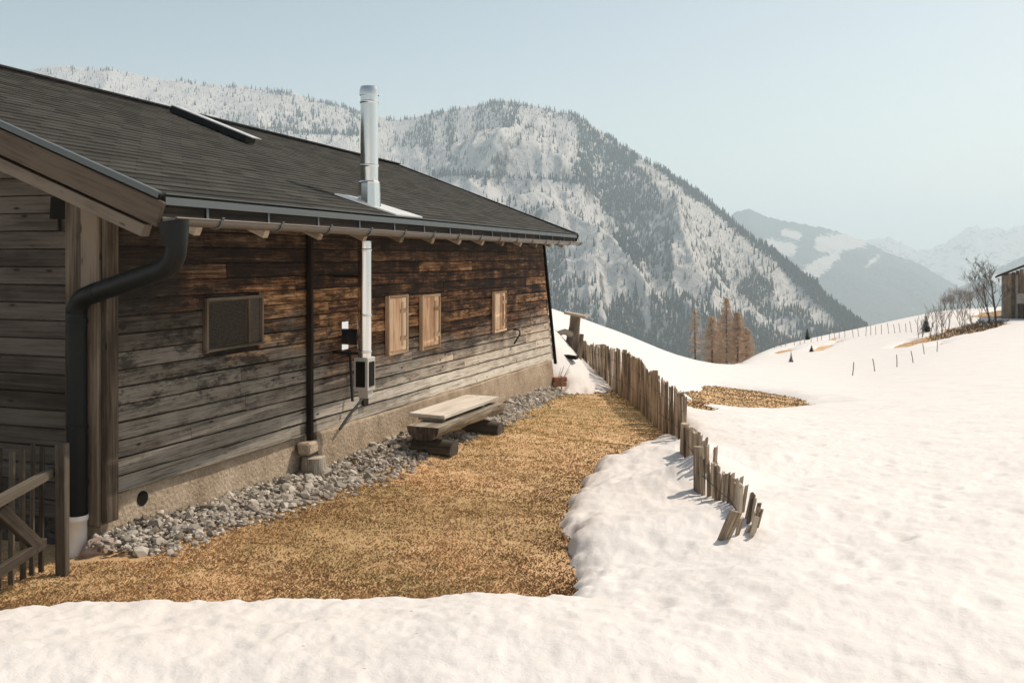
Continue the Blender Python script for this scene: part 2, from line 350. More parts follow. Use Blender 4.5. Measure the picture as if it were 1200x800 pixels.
_tab = np.array([np.interp(_ly, [math.log(q[0]) for q in c_], [q[1] for q in c_]) for c_ in TT_])
_tab = np.array([np.interp(_lu, TU, _tab[:, j]) for j in range(90)]).T
_tab = _gs(_gs(_tab, 2, 1), 4, 0)
def table_z(x, y):
    yy = np.maximum(y, 1.); u = np.clip(U0+F*x/yy, 560, 1319.9); l_ = np.clip(np.log(yy), _ly[0], _ly[-1]-1e-6)
    fi = (u-560)/5; fj = (l_-_ly[0])/(_ly[1]-_ly[0]); i = np.minimum(fi.astype(int), len(_lu)-2); j = np.minimum(fj.astype(int), 88); a = fi-i; b = fj-j
    v = _tab[i,j]*(1-a)*(1-b)+_tab[i+1,j]*a*(1-b)+_tab[i,j+1]*(1-a)*b+_tab[i+1,j+1]*a*b
    return (V0-v)/F*yy
def base_z(x, y):
    x = np.asarray(x, float); y = np.asarray(y, float); sh = x.shape; x = x.ravel(); y = y.ravel()
    out = np.empty(len(x)); n = len(TX)
    for i in range(0, len(x), 60000):
        a, b, r = warp(x[i:i+60000], y[i:i+60000])
        d = np.hypot(a[:,None]-TX, b[:,None]-TY)+1e-9
        out[i:i+60000] = ((d*d*np.log(d))@TC[:n]+TC[n]+TC[n+1]*a+TC[n+2]*b)*(r+2.)
    w = sstep(18.5, 25, y)*sstep(-.08, -.01, x/np.maximum(y, 1)); out = out*(1-w)+table_z(x, y)*w
    r = np.hypot(x, y); far = -330*sstep(120, 900, r)-8
    w = sstep(118, 190, r); out = out*(1-w)+np.minimum(far, -25)*w
    return out.reshape(sh)
def ground_z(x, y):
    z = base_z(x, y); r = np.hypot(x, y)
    z = z+fbm(x*1.7, y*1.7, 3, 5)*.022*sstep(60, 20, r)+fbm(x*9, y*9, 3, 9)*.012*sstep(30, 8, r)
    return z
def ray(u, v, fn=None, y0=2.2, y1=170):
    fn = fn or base_z; ys = np.exp(np.linspace(math.log(y0), math.log(y1), 2500)); a = (u-U0)/F
    d = (V0-v)/F*ys-fn(a*ys, ys); i = np.argmax(d < 0)
    if d[i] >= 0: i = len(ys)-1
    return np.array([a*ys[i], ys[i], (V0-v)/F*ys[i]])
def pix_poly(pts): return np.array([ray(u, v)[:2] for u, v in pts])
def sdist(x, y, poly):
    """signed distance, negative inside"""
    x = x.ravel(); y = y.ravel(); dm = np.full(len(x), 1e9); ins = np.zeros(len(x), bool); n = len(poly)
    for i in range(n):
        ax, ay = poly[i]; bx, by = poly[(i+1) % n]; ex, ey = bx-ax, by-ay
        t = np.clip(((x-ax)*ex+(y-ay)*ey)/(ex*ex+ey*ey+1e-12), 0, 1)
        dm = np.minimum(dm, np.hypot(x-ax-t*ex, y-ay-t*ey))
        c = (ay > y) != (by > y)
        ins ^= c & (x < (bx-ax)*(y-ay)/(by-ay+1e-12)+ax)
    return np.where(ins, -dm, dm)
garden = [tuple(q) for q in pix_poly([(-60,732),(0,728),(100,720),(200,716),(300,712),(400,709),(500,711),(560,706),(620,710),(658,709),(676,680),(668,645),(660,615),(672,590),(684,567),(704,546),(738,528),(775,514),(806,520),(812,506),(796,488),(770,470),(748,455),(730,448)])]
garden += [tuple(ray(u, v)[:2]) for u, v in [(712,461),(690,462),(660,461)]]
garden += [tuple(W(9.9,.2,0)[:2]), tuple(W(9.9,-5.6,0)[:2]), tuple(W(-.6,-5.8,0)[:2]), (-6.5,5.0), (-4.2,4.1)]
garden = np.array(garden)
patches = [
 (pix_poly([(800,456),(850,454),(885,458),(918,464),(972,476),(905,481),(850,480),(815,482),(790,478)]), .30),
 (pix_poly([(1052,406),(1068,398),(1100,391),(1128,382),(1150,377),(1188,377),(1165,386),(1132,393),(1100,401),(1060,408)]), .7),
 (pix_poly([(1135,371),(1150,367),(1168,364),(1210,366),(1240,373),(1210,376),(1170,374),(1140,373)]), .5),
 (pix_poly([(950,411),(966,405),(984,400),(978,405),(955,413)]), .4),
 (pix_poly([(908,414),(922,409),(936,405),(925,411),(910,417)]), .4),
 (pix_poly([(868,424),(880,416),(892,411),(884,417),(874,424),(862,430)]), .4),
 (pix_poly([(962,401),(975,396),(990,394),(976,400)]), .4),
 (pix_poly([(1093,407),(1105,402),(1100,406)]), .2)]
prints = []
mounds = []      # (x, y, sx, sy, height, angle)
def snow_T(x, y):
    """snow thickness over the bare ground (negative = bare)"""
    sh = np.shape(x); x = np.asarray(x, float).ravel(); y = np.asarray(y, float).ravel(); r = np.hypot(x, y)
    d = sdist(x, y, garden)+fbm(x*2.1, y*2.1, 4, 31)*.09+fbm(x*9, y*9, 3, 35)*.045
    T = np.where(d > 0, .085*(1-np.exp(-d/.07))+.09*sstep(.1, 1.3, d), d*.6)
    for poly, a in patches:
        dp = sdist(x, y, poly)+fbm(x*.5, y*.5, 5, 77)*a*1.8
        T = np.minimum(T, np.where(dp > 0, .2*(1-np.exp(-dp/.5)), dp*.4))
    pos = sstep(-.02, .08, T)
    for mx, my, sx, sy, h, ang in mounds:
        c, s_ = math.cos(ang), math.sin(ang); ux = (x-mx)*c+(y-my)*s_; uy = -(x-mx)*s_+(y-my)*c
        T = T+h*np.exp(-(ux/sx)**2-(uy/sy)**2)*pos
    # snow pile behind the far corner of the hut
    A = .72*sstep(1.66, .5, x)**1.15*sstep(14.95, 16.7, y)*(1-.75*sstep(17.6, 20.5, y))*sstep(-4, -1.5, x)
    T = T+A
    for (fx, fy, fa) in prints:
        ca, sa = math.cos(fa), math.sin(fa); ux = (x-fx)*ca+(y-fy)*sa; uy = -(x-fx)*sa+(y-fy)*ca
        q = np.exp(-((ux/.15)**2+(uy/.065)**2)**1.5); rim = np.exp(-((np.sqrt((ux/.2)**2+(uy/.11)**2)-1)/.3)**2)
        T = T+pos*(-.016*q+.004*rim)
    near = sstep(40, 12, r)
    b = fbm(x*.7, y*.7, 3, 3)*.02+(fbm(x*2.2+fbm(x, y, 2, 8), y*3.0, 3, 13)*.013+(ridged(x*4.2+y*1.5, y*5-x, 3, 23)-.6)*.014)*(.4+.6*sstep(4.5, 7., r))*(.3+.8*sstep(.35, .75, vnoise(x*.45+3, y*.45, 19)))
    b = b+(ridged(x*9.5+y*3+fbm(x*3, y*3, 2, 66), y*11-x*3, 3, 29)-.6)*.014*sstep(40, 12, r)*(.25+.5*sstep(4.5, 7.5, r))*(.2+sstep(.3, .7, vnoise(x*.8, y*.9+5, 39)))+fbm(x*22, y*26, 2, 49)*.003*sstep(12, 6, r)
    b = b+(ridged(x*2.6-y*1.9, x*1.1+y*2.2, 3, 55)-.55)*.06*np.exp(-((x-1.35+(8-y)*.05)/.75)**2-((y-8.3)/2.1)**2)
    cup = vnoise(x*3.1+7, y*3.1, 41); b = b-sstep(.78, .97, cup)*.014*sstep(5, 7, y)
    cup = vnoise(x*5.6+2, y*5.6+9, 47); b = b-sstep(.76, .97, cup)*.007
    return (T+b*pos*(.35+.65*near)*np.where(r > 40, .8, 1)).reshape(sh)
# wind and melt mounds along the buried part of the picket fence
for (u, v, sx, sy, h) in [(800,552,.5,.32,.16),(835,592,.55,.3,.2),(862,640,.6,.35,.1),(765,590,.7,.5,.1),(740,640,.6,.4,.08),(720,555,.5,.4,.06),(900,560,.8,.5,.07),(980,620,.9,.6,.06)]:
    q = ray(u, v); mounds.append((q[0], q[1], sx, sy, h, .9))
def _walk(pts, step=.62):
    pts = [ray(u, v) for u, v in pts]; side = 1
    for a, b in zip(pts[:-1], pts[1:]):
        L = math.hypot(b[0]-a[0], b[1]-a[1]); n = int(L/step); an = math.atan2(b[1]-a[1], b[0]-a[0])
        for k in range(n):
            t_ = (k+.5)/n; side = -side; prints.append((a[0]+(b[0]-a[0])*t_-math.sin(an)*.12*side+random.uniform(-.03, .03), a[1]+(b[1]-a[1])*t_+math.cos(an)*.12*side, an+random.uniform(-.2, .2)))
_walk([(1150,790),(1010,650),(930,560),(960,510),(1040,480)]); _walk([(720,760),(760,680),(715,640),(700,610)]); _walk([(1195,560),(1100,590),(1000,700),(900,790)]); _walk([(880,545),(1010,560),(1190,640)])
def snow_z(x, y): return ground_z(x, y)+snow_T(x, y)
def top_z(x, y): return ground_z(x, y)+np.maximum(snow_T(x, y), 0)

# polar sheets, densest inside the view
def polar(nth, radii, lo=-36, hi=36, ncoarse=60):
    th = np.concatenate([np.radians(np.linspace(lo, hi, nth)), np.radians(np.linspace(hi, 360+lo, ncoarse+1)[1:])])
    R, T = np.meshgrid(radii, th, indexing='ij'); return R*np.sin(T), R*np.cos(T), len(th)
rad = np.concatenate([[.02, .5, 1.2, 1.9, 2.3], np.exp(np.linspace(math.log(2.7), math.log(170), 620))])
GX, GY, nc = polar(820, rad)
base = ground_z(GX, GY); T = snow_T(GX, GY); fcs = grid_faces(len(rad), nc)
Vs = np.stack([GX, GY, base+T], -1).reshape(-1, 3); Tm = T.ravel()
keep = (Tm[fcs].max(1) > -.03); fk = fcs[keep]
used = np.unique(fk); remap = np.zeros(len(Vs), np.int64); remap[used] = np.arange(len(used))
gd = sdist(GX, GY, garden)+fbm(GX*3, GY*3, 3, 91).ravel()*.15
dirt = np.exp(-np.clip(gd, 0, 9)/.22)*sstep(5.5, 6.2, GY.ravel())*(.4+.6*vnoise(GX*5, GY*5, 92).ravel())+.25*sstep(.62, .9, vnoise(GX*.8, GY*1.1, 94).ravel())*sstep(14, 5, GY.ravel())
snow = big_mesh('snow', Vs[used], remap[fk], M['snow'], {'dirt': dirt[used]}); kind(snow, 'structure')
# ground sheet out to the horizon
rad2 = np.concatenate([[.02, .6, 1.5], np.exp(np.linspace(math.log(2.6), math.log(190), 300)), np.exp(np.linspace(math.log(200), math.log(16000), 60))])
GX2, GY2, nc2 = polar(380, rad2)
gz2 = ground_z(GX2, GY2)
gz2 = np.where(np.hypot(GX2, GY2) > 120, gz2-0.5, gz2)
ground = big_mesh('ground', np.stack([GX2, GY2, gz2], -1).reshape(-1, 3), grid_faces(len(rad2), nc2), M['ground']); kind(ground, 'structure')

# ------------------------------------------------------------------ grass on the bare patches
def wetness(x, y):
    d = sdist(x, y, garden); return np.exp(-np.clip(-d, 0, 9)/.3)*sstep(-.6, .3, fbm(x*1.7, y*1.7, 3, 88)+(x.ravel()-0.2)*.5)*.9
def blades(x, y, z, h, w, lean, name, mat, label):
    n = len(x); a = RS.uniform(0, 2*math.pi, n); b = RS.uniform(0, 2*math.pi, n)
    dx = np.cos(a)*w; dy = np.sin(a)*w; lx = np.cos(b)*lean*h; ly = np.sin(b)*lean*h
    p0 = np.stack([x-dx, y-dy, z-.01], 1); p1 = np.stack([x+dx, y+dy, z-.01], 1)
    p2 = np.stack([x+lx*.45+dx*.6, y+ly*.45+dy*.6, z+h*.6], 1); p3 = np.stack([x+lx, y+ly, z+h*.8], 1)
    V = np.stack([p0, p1, p2, p3], 1).reshape(-1, 3); i = np.arange(n)*4
    Fc = np.concatenate([np.stack([i, i+1, i+2], 1), np.stack([i, i+2, i+3], 1)])
    o = big_mesh(name, V, Fc, mat, {'rnd': np.repeat(RS.rand(n), 4), 'wet': np.repeat(wetness(x, y), 4)}, smooth=False); kind(o, 'stuff', label); return o
n = 620000; yy = 4.2+11.5*RS.rand(n)**1.25; xx = (RS.rand(n)-.55)*(yy*1.15); xx = np.clip(xx, -4.6, 3)
Tn = snow_T(xx, yy); rel = (xx-C0[0])*N[0]+(yy-C0[1])*N[1]; ss = (xx-C0[0])*D[0]+(yy-C0[1])*D[1]
gw = np.where(ss < 7, .56, .4)+fbm(ss*1.5, rel*2, 3, 12)*.14
k = (Tn < .015) & ((rel > gw) | (ss < -.35)) & (fbm(xx*1.8, yy*1.8, 4, 61) > RS.uniform(-.9, -.1, n))
xx, yy = xx[k][:230000], yy[k][:230000]
blades(xx, yy, ground_z(xx, yy), RS.uniform(.005, .016, len(xx)), RS.uniform(.0008, .002, len(xx)), RS.uniform(.6, 2.2, len(xx)), 'dry_grass', M['grass'], 'short dry straw coloured grass covering the bare strip beside the hut')
PX, PY = [], []
for poly, a in patches[:3]:
    lo, hi = poly.min(0)-1, poly.max(0)+1; m = 26000
    a_, b_ = RS.uniform(lo[0], hi[0], m), RS.uniform(lo[1], hi[1], m); q = snow_T(a_, b_) < .01; PX.append(a_[q]); PY.append(b_[q])
PX = np.concatenate(PX); PY = np.concatenate(PY)
blades(PX, PY, ground_z(PX, PY), RS.uniform(.01, .04, len(PX)), RS.uniform(.005, .011, len(PX)), RS.uniform(1, 3, len(PX)), 'meadow_grass', M['grass'], 'dry brown grass on the thawed patches beyond the fence')

# ------------------------------------------------------------------ stones
def ico():
    p = (1+5**.5)/2
    v = np.array([(-1,p,0),(1,p,0),(-1,-p,0),(1,-p,0),(0,-1,p),(0,1,p),(0,-1,-p),(0,1,-p),(p,0,-1),(p,0,1),(-p,0,-1),(-p,0,1)], float); v /= np.linalg.norm(v[0])
    f = [(0,11,5),(0,5,1),(0,1,7),(0,7,10),(0,10,11),(1,5,9),(5,11,4),(11,10,2),(10,7,6),(7,1,8),(3,9,4),(3,4,2),(3,2,6),(3,6,8),(3,8,9),(4,9,5),(2,4,11),(6,2,10),(8,6,7),(9,8,1)]
    return v, np.array(f)
IV, IF = ico()
def stones(ctr, size, name, label):
    n = len(ctr); V = np.repeat(IV[None], n, 0)*(1+RS.uniform(-.32, .32, (n, 12, 1)))
    V *= RS.uniform(.55, 1.25, (n, 1, 3)); a = RS.uniform(0, 6.28, (3, n))
    for ax in range(3):
        c, s_ = np.cos(a[ax])[:, None], np.sin(a[ax])[:, None]; i, j = [(0,1),(1,2),(0,2)][ax]
        vi, vj = V[:,:,i].copy(), V[:,:,j].copy(); V[:,:,i] = c*vi-s_*vj; V[:,:,j] = s_*vi+c*vj
    V[:,:,2] *= .75; V = V*size[:, None, None]+ctr[:, None, :]
    Fc = (IF[None]+(np.arange(n)*12)[:, None, None]).reshape(-1, 3)
    o = big_mesh(name, V.reshape(-1, 3), Fc, M['stone'], {'rnd': np.repeat(RS.rand(n), 12)}, smooth=False); kind(o, 'stuff', label); return o
n = 11000; s_ = RS.uniform(-.22, 9.5, n); o_ = RS.uniform(0, 1, n)
wd = np.where(s_ < 6.6, .62, .42)+fbm(s_*1.3, s_*0, 3, 12)*.12; o_ = o_*wd*(1+.15*RS.randn(n)*(o_ > .8))
pts = C0+s_[:,None]*D+o_[:,None]*N; size = RS.uniform(.010, .026, n)*(1+1.1*(RS.rand(n) > .95))
pile = .085*(1-o_/wd).clip(0, 1)
pts[:,2] = ground_z(pts[:,0], pts[:,1])+pile*RS.rand(n)**.4+size*.25
stones(pts, size, 'gravel', 'pale broken stones heaped along the foot of the hut wall')

# ------------------------------------------------------------------ THE HUT
hut = thing('alpine_hut', 'long low weathered timber hut with grey shingle roof in the foreground', 'hut', W(0, 0, -1.8))
def bot(s): return -1.54-.15*s/SEND
def eave_o(s): return .82-.35*(s+.5)/10.1
def eave_z(s): return .33-.02*(s+.5)/10.1
RQ = 2.7
def ridge_z(s): return 1.70-.18*(s+.5)/10.1
def roof_z(s, o):                       # the long slope facing the garden
    t_ = (eave_o(s)-o)/(eave_o(s)+RQ); return eave_z(s)+(ridge_z(s)-eave_z(s))*t_
WOPEN = (.935, 1.63, -.70, -.345)       # the screened window opening: s0, s1, z0, z1
# long wall
mb = MB(); TOPZ = .40; rows = 17
for i in range(rows):
    f0, f1 = i/rows, (i+1)/rows; zz = lambda s, f: TOPZ+(bot(s)-TOPZ)*f
    s = .0; first = True
    while True:
        L = random.uniform(1.3, 3.6)*(0.6 if first else 1); first = False
        e = SEND+.62*((f0+f1)/2)**1.3
        s1 = s+L
        if s1 > e-.6: s1 = e
        segs = [(s, s1)]
        zm = zz(s, (f0+f1)/2)
        if WOPEN[2] < zm < WOPEN[3]:
            segs = [(a, b) for a, b in [(s, min(s1, WOPEN[0])), (max(s, WOPEN[1]), s1)] if b-a > .02]
        for a, b in segs:
            n = max(2, int((b-a)/.12)); rn = random.random(); jz = random.uniform(-.003, .003); vs = []; gs = []; bowp = random.uniform(0, 6.28); push = random.uniform(-.003, .004)
            for k in range(n+1):
                sk = a+.0015+(b-a-.003)*k/n; w1 = math.sin(sk*2.1+bowp)*.0025+random.uniform(-.0012, .0012)
                zt, zb = zz(sk, f0)+.012, zz(sk, f1)+jz+w1
                for (o, z) in ((0., zt-.023), (.014+push, zt-.023), (.021+push, zb+.006), (.017+push, zb+.001), (0., zb+.001)):
                    vs.append(W(sk, o, z)); gs.append((sk, o, z))
            fs = [(k*5+j, k*5+j+1, k*5+j+6, k*5+j+5) for k in range(n) for j in range(4)]+[(4,3,2,1,0), tuple(n*5+j for j in range(5))]
            mb.add(vs, fs, gs, rn)
        if s1 >= e: break
        s = s1
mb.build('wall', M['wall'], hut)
# solid core behind the boards
mb = MB()
def core(s0, s1, z0, z1): mb.add([W(s0,-.002,z0),W(s1,-.002,z0),W(s1,-.002,z1),W(s0,-.002,z1),W(s0,-.06,z0),W(s1,-.06,z0),W(s1,-.06,z1),W(s0,-.06,z1)],[(0,1,2,3),(7,6,5,4),(0,4,5,1),(3,2,6,7),(0,3,7,4),(1,5,6,2)])
core(.0, WOPEN[0], -1.55, .3); core(WOPEN[0], WOPEN[1], -1.55, WOPEN[2]); core(WOPEN[0], WOPEN[1], WOPEN[3], .3)
e0, e1 = SEND+.0, SEND+.58
pf = [W(WOPEN[1], -.002, -1.57), W(e1, -.002, -1.69), W(e0, -.002, .3), W(WOPEN[1], -.002, .3)]; pb = [q-N*.058 for q in pf]
mb.add(pf+pb, [(0,1,2,3),(7,6,5,4),(0,4,5,1),(3,2,6,7),(0,3,7,4),(1,5,6,2)])
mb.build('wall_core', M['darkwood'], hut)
# gable wall facing the camera, horizontal boards
mb = MB(); zrow = -1.72; bh = .117
while zrow < 1.5:
    zt = zrow+bh
    q0 = -.26 if zt < .16 else max(-.26, 0)+0
    # under the slope: keep the board's top below the roof
    q0 = .27
    while roof_z(-.02, -q0)-.17 < zt and q0 < RQ-.05: q0 += .01
    q1 = 2*RQ-q0
    if q1-q0 > .15:
        if abs(zt-.27) < .06: q0 += .12
        j = random.uniform(-.002, .002); c = [W(-.02, -q0, zrow+.003), W(-.02, -q1, zrow+.003)]
        a, b = W(-.012+j, -q0, 0), W(-.012+j, -q1, 0)
        mid = random.uniform(1.5, 3.6)
        for p, q in ((q0, mid-.001), (mid+.001, q1)):
            mb.box(W(-.012+j, -(p+q)/2, zrow+bh/2), N*(q-p)/2, Z*(bh/2-.0035), D*.012)
    zrow += bh
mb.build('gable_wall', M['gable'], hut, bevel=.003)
mb = MB(); mb.box(W(-.03, -.365, .30), N*.075, Z*.07, D*.006, jit=.006); mb.build('board_gap', M['void'], hut)
# plain back and far gable
mb = MB()
def poly_prism(pts, d):
    n = len(pts); a = [np.array(p) for p in pts]; b = [p+d for p in a]
    mb.add(a+b, [tuple(range(n)), tuple(range(2*n-1, n-1, -1))]+[(i, i+n, (i+1) % n+n, (i+1) % n) for i in range(n)])
for s0 in (.012, SEND-.05):
    poly_prism([W(s0, -.02, -2.2), W(s0, -2*RQ, -2.2), W(s0, -2*RQ, .2), W(s0, -RQ, ridge_z(s0)-.17), W(s0, -.02, roof_z(s0, 0)-.17)], D*.03)
poly_prism([W(.05, -2*RQ, -2.2), W(SEND-.05, -2*RQ, -2.2), W(SEND-.05, -2*RQ, .25), W(.05, -2*RQ, .25)], -N*.03)
mb.build('rear_wall', M['gable'], hut)
# plinth
mb = MB()
segs = [(-.05, 2.46, -.035, -.02), (2.46, SEND+.45, .03, .05)]
for s0, s1, oa, ob in segs:
    n = int((s1-s0)/.15); vs = []
    for k in range(n+1):
        s = s0+(s1-s0)*k/n; w = fbm(np.array([s*2.0]), np.array([3.]), 3, 4)[0]*.012
        zt = bot(s)+(.01 if s0 < 0 else -.004+w); 
        for (o, z) in ((-.3, zt), (oa+w, zt), (oa+.01+w, zt-.02), (ob+.02+w, -2.0), (ob+.05, -2.5), (-.3, -2.5)): vs.append(W(s, o, z))
    fs = [(k*6+j, k*6+j+1, k*6+j+7, k*6+j+6) for k in range(n) for j in range(5)]+[(5,4,3,2,1,0), tuple(n*6+j for j in range(6))]
    mb.add(vs, fs)
mb.build('plinth', M['plinth'], hut)
mb = MB(); mb.tube([W(.33, -.03, -1.64), W(.33, -.012, -1.64)], .05, 20)
mb.build('drain_hole', M['void'], hut)
# corner boards, batten, far trim
mb = MB(); mb.box(W(-.055, -.075, -.62), Z*1.10, N*.072, D*.03); mb.build('corner_post', M['post'], hut, bevel=.006)
mb = MB(); mb.box(W(-.045, -.222, -.56), Z*1.08, N*.068, D*.022); mb.build('corner_post', M['post'], hut, bevel=.006)
mb = MB(); mb.box(W(-.01, .024, -.68), Z*1.02, D*.055, N*.02); mb.build('corner_board', M['post'], hut, bevel=.005)
mb = MB(); s = u_to_s(361, .03); mb.box(W(s, .05, -.66), Z*1.02, D*.02, N*.026)
mb.build('batten', M['darkwood'], hut, bevel=.004)
mb = MB(); s = u_to_s(427, .03); mb.box(W(s, .035, -.62), Z*.85, D*.05, N*.016); mb.build('batten', M['darkwood'], hut, bevel=.004)
mb = MB(); mb.beam(W(SEND+.01, .03, .25), W(SEND+.66, .035, -1.78), .035, .05, up=N, jit=.004); mb.build('corner_board', M['darkwood'], hut, bevel=.004)
# screened window
wn = MB(); s0, s1, z0, z1 = WOPEN
wn.box(W((s0+s1)/2, .034, z1+.01), D*((s1-s0)/2+.02), Z*.013, N*.016); wn.box(W((s0+s1)/2, .036, z0-.008), D*((s1-s0)/2+.02), Z*.011, N*.018)
wn.box(W(s0-.006, .037, (z0+z1)/2), Z*(z1-z0)*.57, D*.014, N*.019); wn.box(W(s1+.006, .033, (z0+z1)/2), Z*(z1-z0)*.5, D*.010, N*.016)
win = wn.build('window', M['post'], hut, bevel=.003)
mb = MB(); mb.box(W((s0+s1)/2, .021, (z0+z1)/2), D*(s1-s0)*.49, Z*(z1-z0)*.49, N*.004); mb.build('pane', M['rustscreen'], win)
mb = MB()
for k in range(46): mb.box(W(s0+.03+k*.0102, .028, (z0+z1)/2), Z*(z1-z0)*.46, D*.0016, N*.002)
for k in range(33): mb.box(W(s0+.26, .03, z0+.02+k*.0102), D*.24, Z*.0016, N*.002)
mb.build('wire_screen', M['rustscreen'], win)
mb = MB(); mb.box(W(s1-.17, .034, (z0+z1)/2), Z*(z1-z0)*.48, D*.012, N*.014); mb.build('mullion', M['post'], win)
# shutters
for ua, ub, va, vb in ((452,476,347,417), (492,514,346,411), (577,592,342,390)):
    a, b = u_to_s(ua, .03), u_to_s(ub, .03); ya, yb = W(a, .03, 0)[1], W(b, .03, 0)[1]
    zt = (V0-va)/F*ya; zb = (V0-vb)/F*ya; zm = (zt+zb)/2; h = (zt-zb)/2; w = b-a
    mb = MB(); np_ = 4
    for k in range(np_):
        mb.box(W(a+.035+(w-.07)*(k+.5)/np_, .038+random.uniform(-.002, .002), zm), Z*(h-.03), D*((w-.07)/np_/2-.0015), N*.008)
    sh = mb.build('shutter', M['shutter'], hut, bevel=.002)
    mb = MB(); mb.box(W(a+.012, .045, zm), Z*h, D*.014, N*.022); mb.box(W(b-.012, .04, zm), Z*h, D*.013, N*.018)
    mb.box(W((a+b)/2, .043, zt-.012), D*(w/2-.027), Z*.014, N*.02); mb.box(W((a+b)/2, .043, zb+.012), D*(w/2-.027), Z*.014, N*.02)
    mb.build('shutter_frame', M['shutterframe'], sh, bevel=.002)
    mb = MB()
    for zz_ in (zm+h*.45, zm-h*.5): mb.box(W(b-.1, .052, zz_), D*.075, Z*.022, N*.007)
    mb.box(W(b-.13, .05, zm), Z*h*.75, D*.02, N*.006)
    mb.build('batten', M['shutterframe'], sh, bevel=.002)
# polished plate and pipe stub beside the batten
mb = MB(); s = u_to_s(404, .03); mb.box(W(s, .028, -.76), D*.06, Z*.13, N*.006); mb.build('metal_plate', M['mirror'], hut)
mb = MB(); mb.tube([W(s+.1, .03, -.78), W(s+.1, .13, -.78)], .075, 14); mb.tube([W(s+.1, .13, -.78), W(s+.1, .16, -.78)], .05, 12)
mb.build('vent_stub', M['iron'], hut)
mb = MB(); mb.tube([W(s+.08, .04, -.9), W(s+.09, .05, -1.2), W(s+.04, .09, -1.38)], .014, 6); mb.tube([W(s+.3, .12, -1.32), W(s-.05, .1, -1.5), W(s-.2, .09, -1.6)], .013, 6)
mb.build('cable', M['iron'], hut)
mb = MB(); sh_ = u_to_s(603, .03); zh_ = (V0-386)/F*W(sh_, .03, 0)[1]; mb.tube([W(sh_, .02, zh_), W(sh_, .1, zh_), W(sh_-.02, .12, zh_-.06), W(sh_-.05, .04, zh_-.2)], .012, 6); mb.build('hook', M['iron'], hut)
# roof: lapped courses
mb = MB(); q = 0; RW = 36
for side in (0, 1):
    for i in range(RW):
        fa, fb = i/RW, (i+1)/RW; vs = []; gs = []; n = 40
        for k in range(n+1):
            s = -.5+10.1*k/n
            for (f, dz) in ((fa, .009), (fb, .001), (fa, .0)):
                eo, ez, rz = eave_o(s), eave_z(s), ridge_z(s); o = eo+(-RQ-eo)*f; z = ez+(rz-ez)*f+dz+fbm(np.array([s*.8]), np.array([f*3.]), 2, 6)[0]*.006
                if side: o = -2*RQ-o
                w = random.uniform(-.0015, .0015) if f == fa else 0
                vs.append(W(s, o, z+w)); gs.append((s, (eo+RQ)*f+.001, 0))
        fs = []
        for k in range(n):
            a, b = k*3, (k+1)*3; fs += [(a, b, b+1, a+1), (a+2, b+2, b, a)]
        if side: fs = [f[::-1] for f in fs]
        mb.add(vs, fs, gs)
    # deck underneath
    vs = []
    for k in range(2):
        s = -.48 if k == 0 else 9.58
        for (o, z) in ((eave_o(s)-.015, eave_z(s)-.003), (-RQ, ridge_z(s)-.003), (-RQ, ridge_z(s)-.045), (eave_o(s)-.015, eave_z(s)-.045)):
            if side: o = -2*RQ-o
            vs.append(W(s, o, z))
    mb.add(vs, [(0,1,5,4),(1,2,6,5),(2,3,7,6),(3,0,4,7),(3,2,1,0),(4,5,6,7)], [(0,0.05,0)]*8)
roof = mb.build('roof', M['shingle'], hut)
# ridge cap
mb = MB(); mb.beam(W(-.5, -RQ, 1.715), W(9.6, -RQ, 1.535), .16, .016); mb.build('ridge_cap', M['iron'], roof)
# verge strips
mb = MB()
for sg in (1, -1):
    for s, col_ in ((-.515, 0),):
        a = W(s, eave_o(s)+.01, eave_z(s)+.014) if sg == 1 else W(s, -2*RQ-eave_o(s), eave_z(s)+.014); b = W(s, -RQ, ridge_z(s)+.014)
        mb.beam(a, b, .035, .012); mb.beam(a-Z*.016-D*.015, b-Z*.016-D*.015, .006, .028)
mb.build('verge_flashing', M['greyflash'], roof)
mb = MB()
for sg in (1, -1):
    s = 9.61; a = W(s, eave_o(s)+.01, eave_z(s)+.012) if sg == 1 else W(s, -2*RQ-eave_o(s), eave_z(s)+.012); b = W(s, -RQ, ridge_z(s)+.012)
    mb.beam(a, b, .05, .02); mb.beam(a-Z*.07, b-Z*.07, .03, .11)
mb.build('verge_trim', M['darkwood'], roof)
# bargeboard and lower rafters at the near gable
mb = MB()
for sg in (1, -1):
    s = -.49; h = .145
    a = W(s, eave_o(s)+.0, eave_z(s)-.108) if sg == 1 else W(s, -2*RQ-eave_o(s), eave_z(s)-.108); b = W(s, -RQ+.0, ridge_z(s)-.108)
    mb.beam(a, b, .03, h)
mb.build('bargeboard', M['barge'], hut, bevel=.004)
mb = MB()
for sg in (1, -1):
    s = -.42; a = W(s, .66, roof_z(s, .62)-.27) if sg == 1 else W(s, -2*RQ-.62, roof_z(s, .62)-.27); b = W(s, -RQ, ridge_z(s)-.27)
    mb.beam(a, b, .07, .075)
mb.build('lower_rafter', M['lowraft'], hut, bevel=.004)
mb = MB()       # boarding under the gable overhang
for sg in (1, -1):
    a = W(-.225, .74, roof_z(-.2, .74)-.15) if sg == 1 else W(-.225, -2*RQ-.74, roof_z(-.2, .74)-.15); b = W(-.225, -RQ, ridge_z(-.2)-.15)
    mb.beam(a, b, .46, .05)
mb.build('gable_soffit', M['darkwood'], hut)
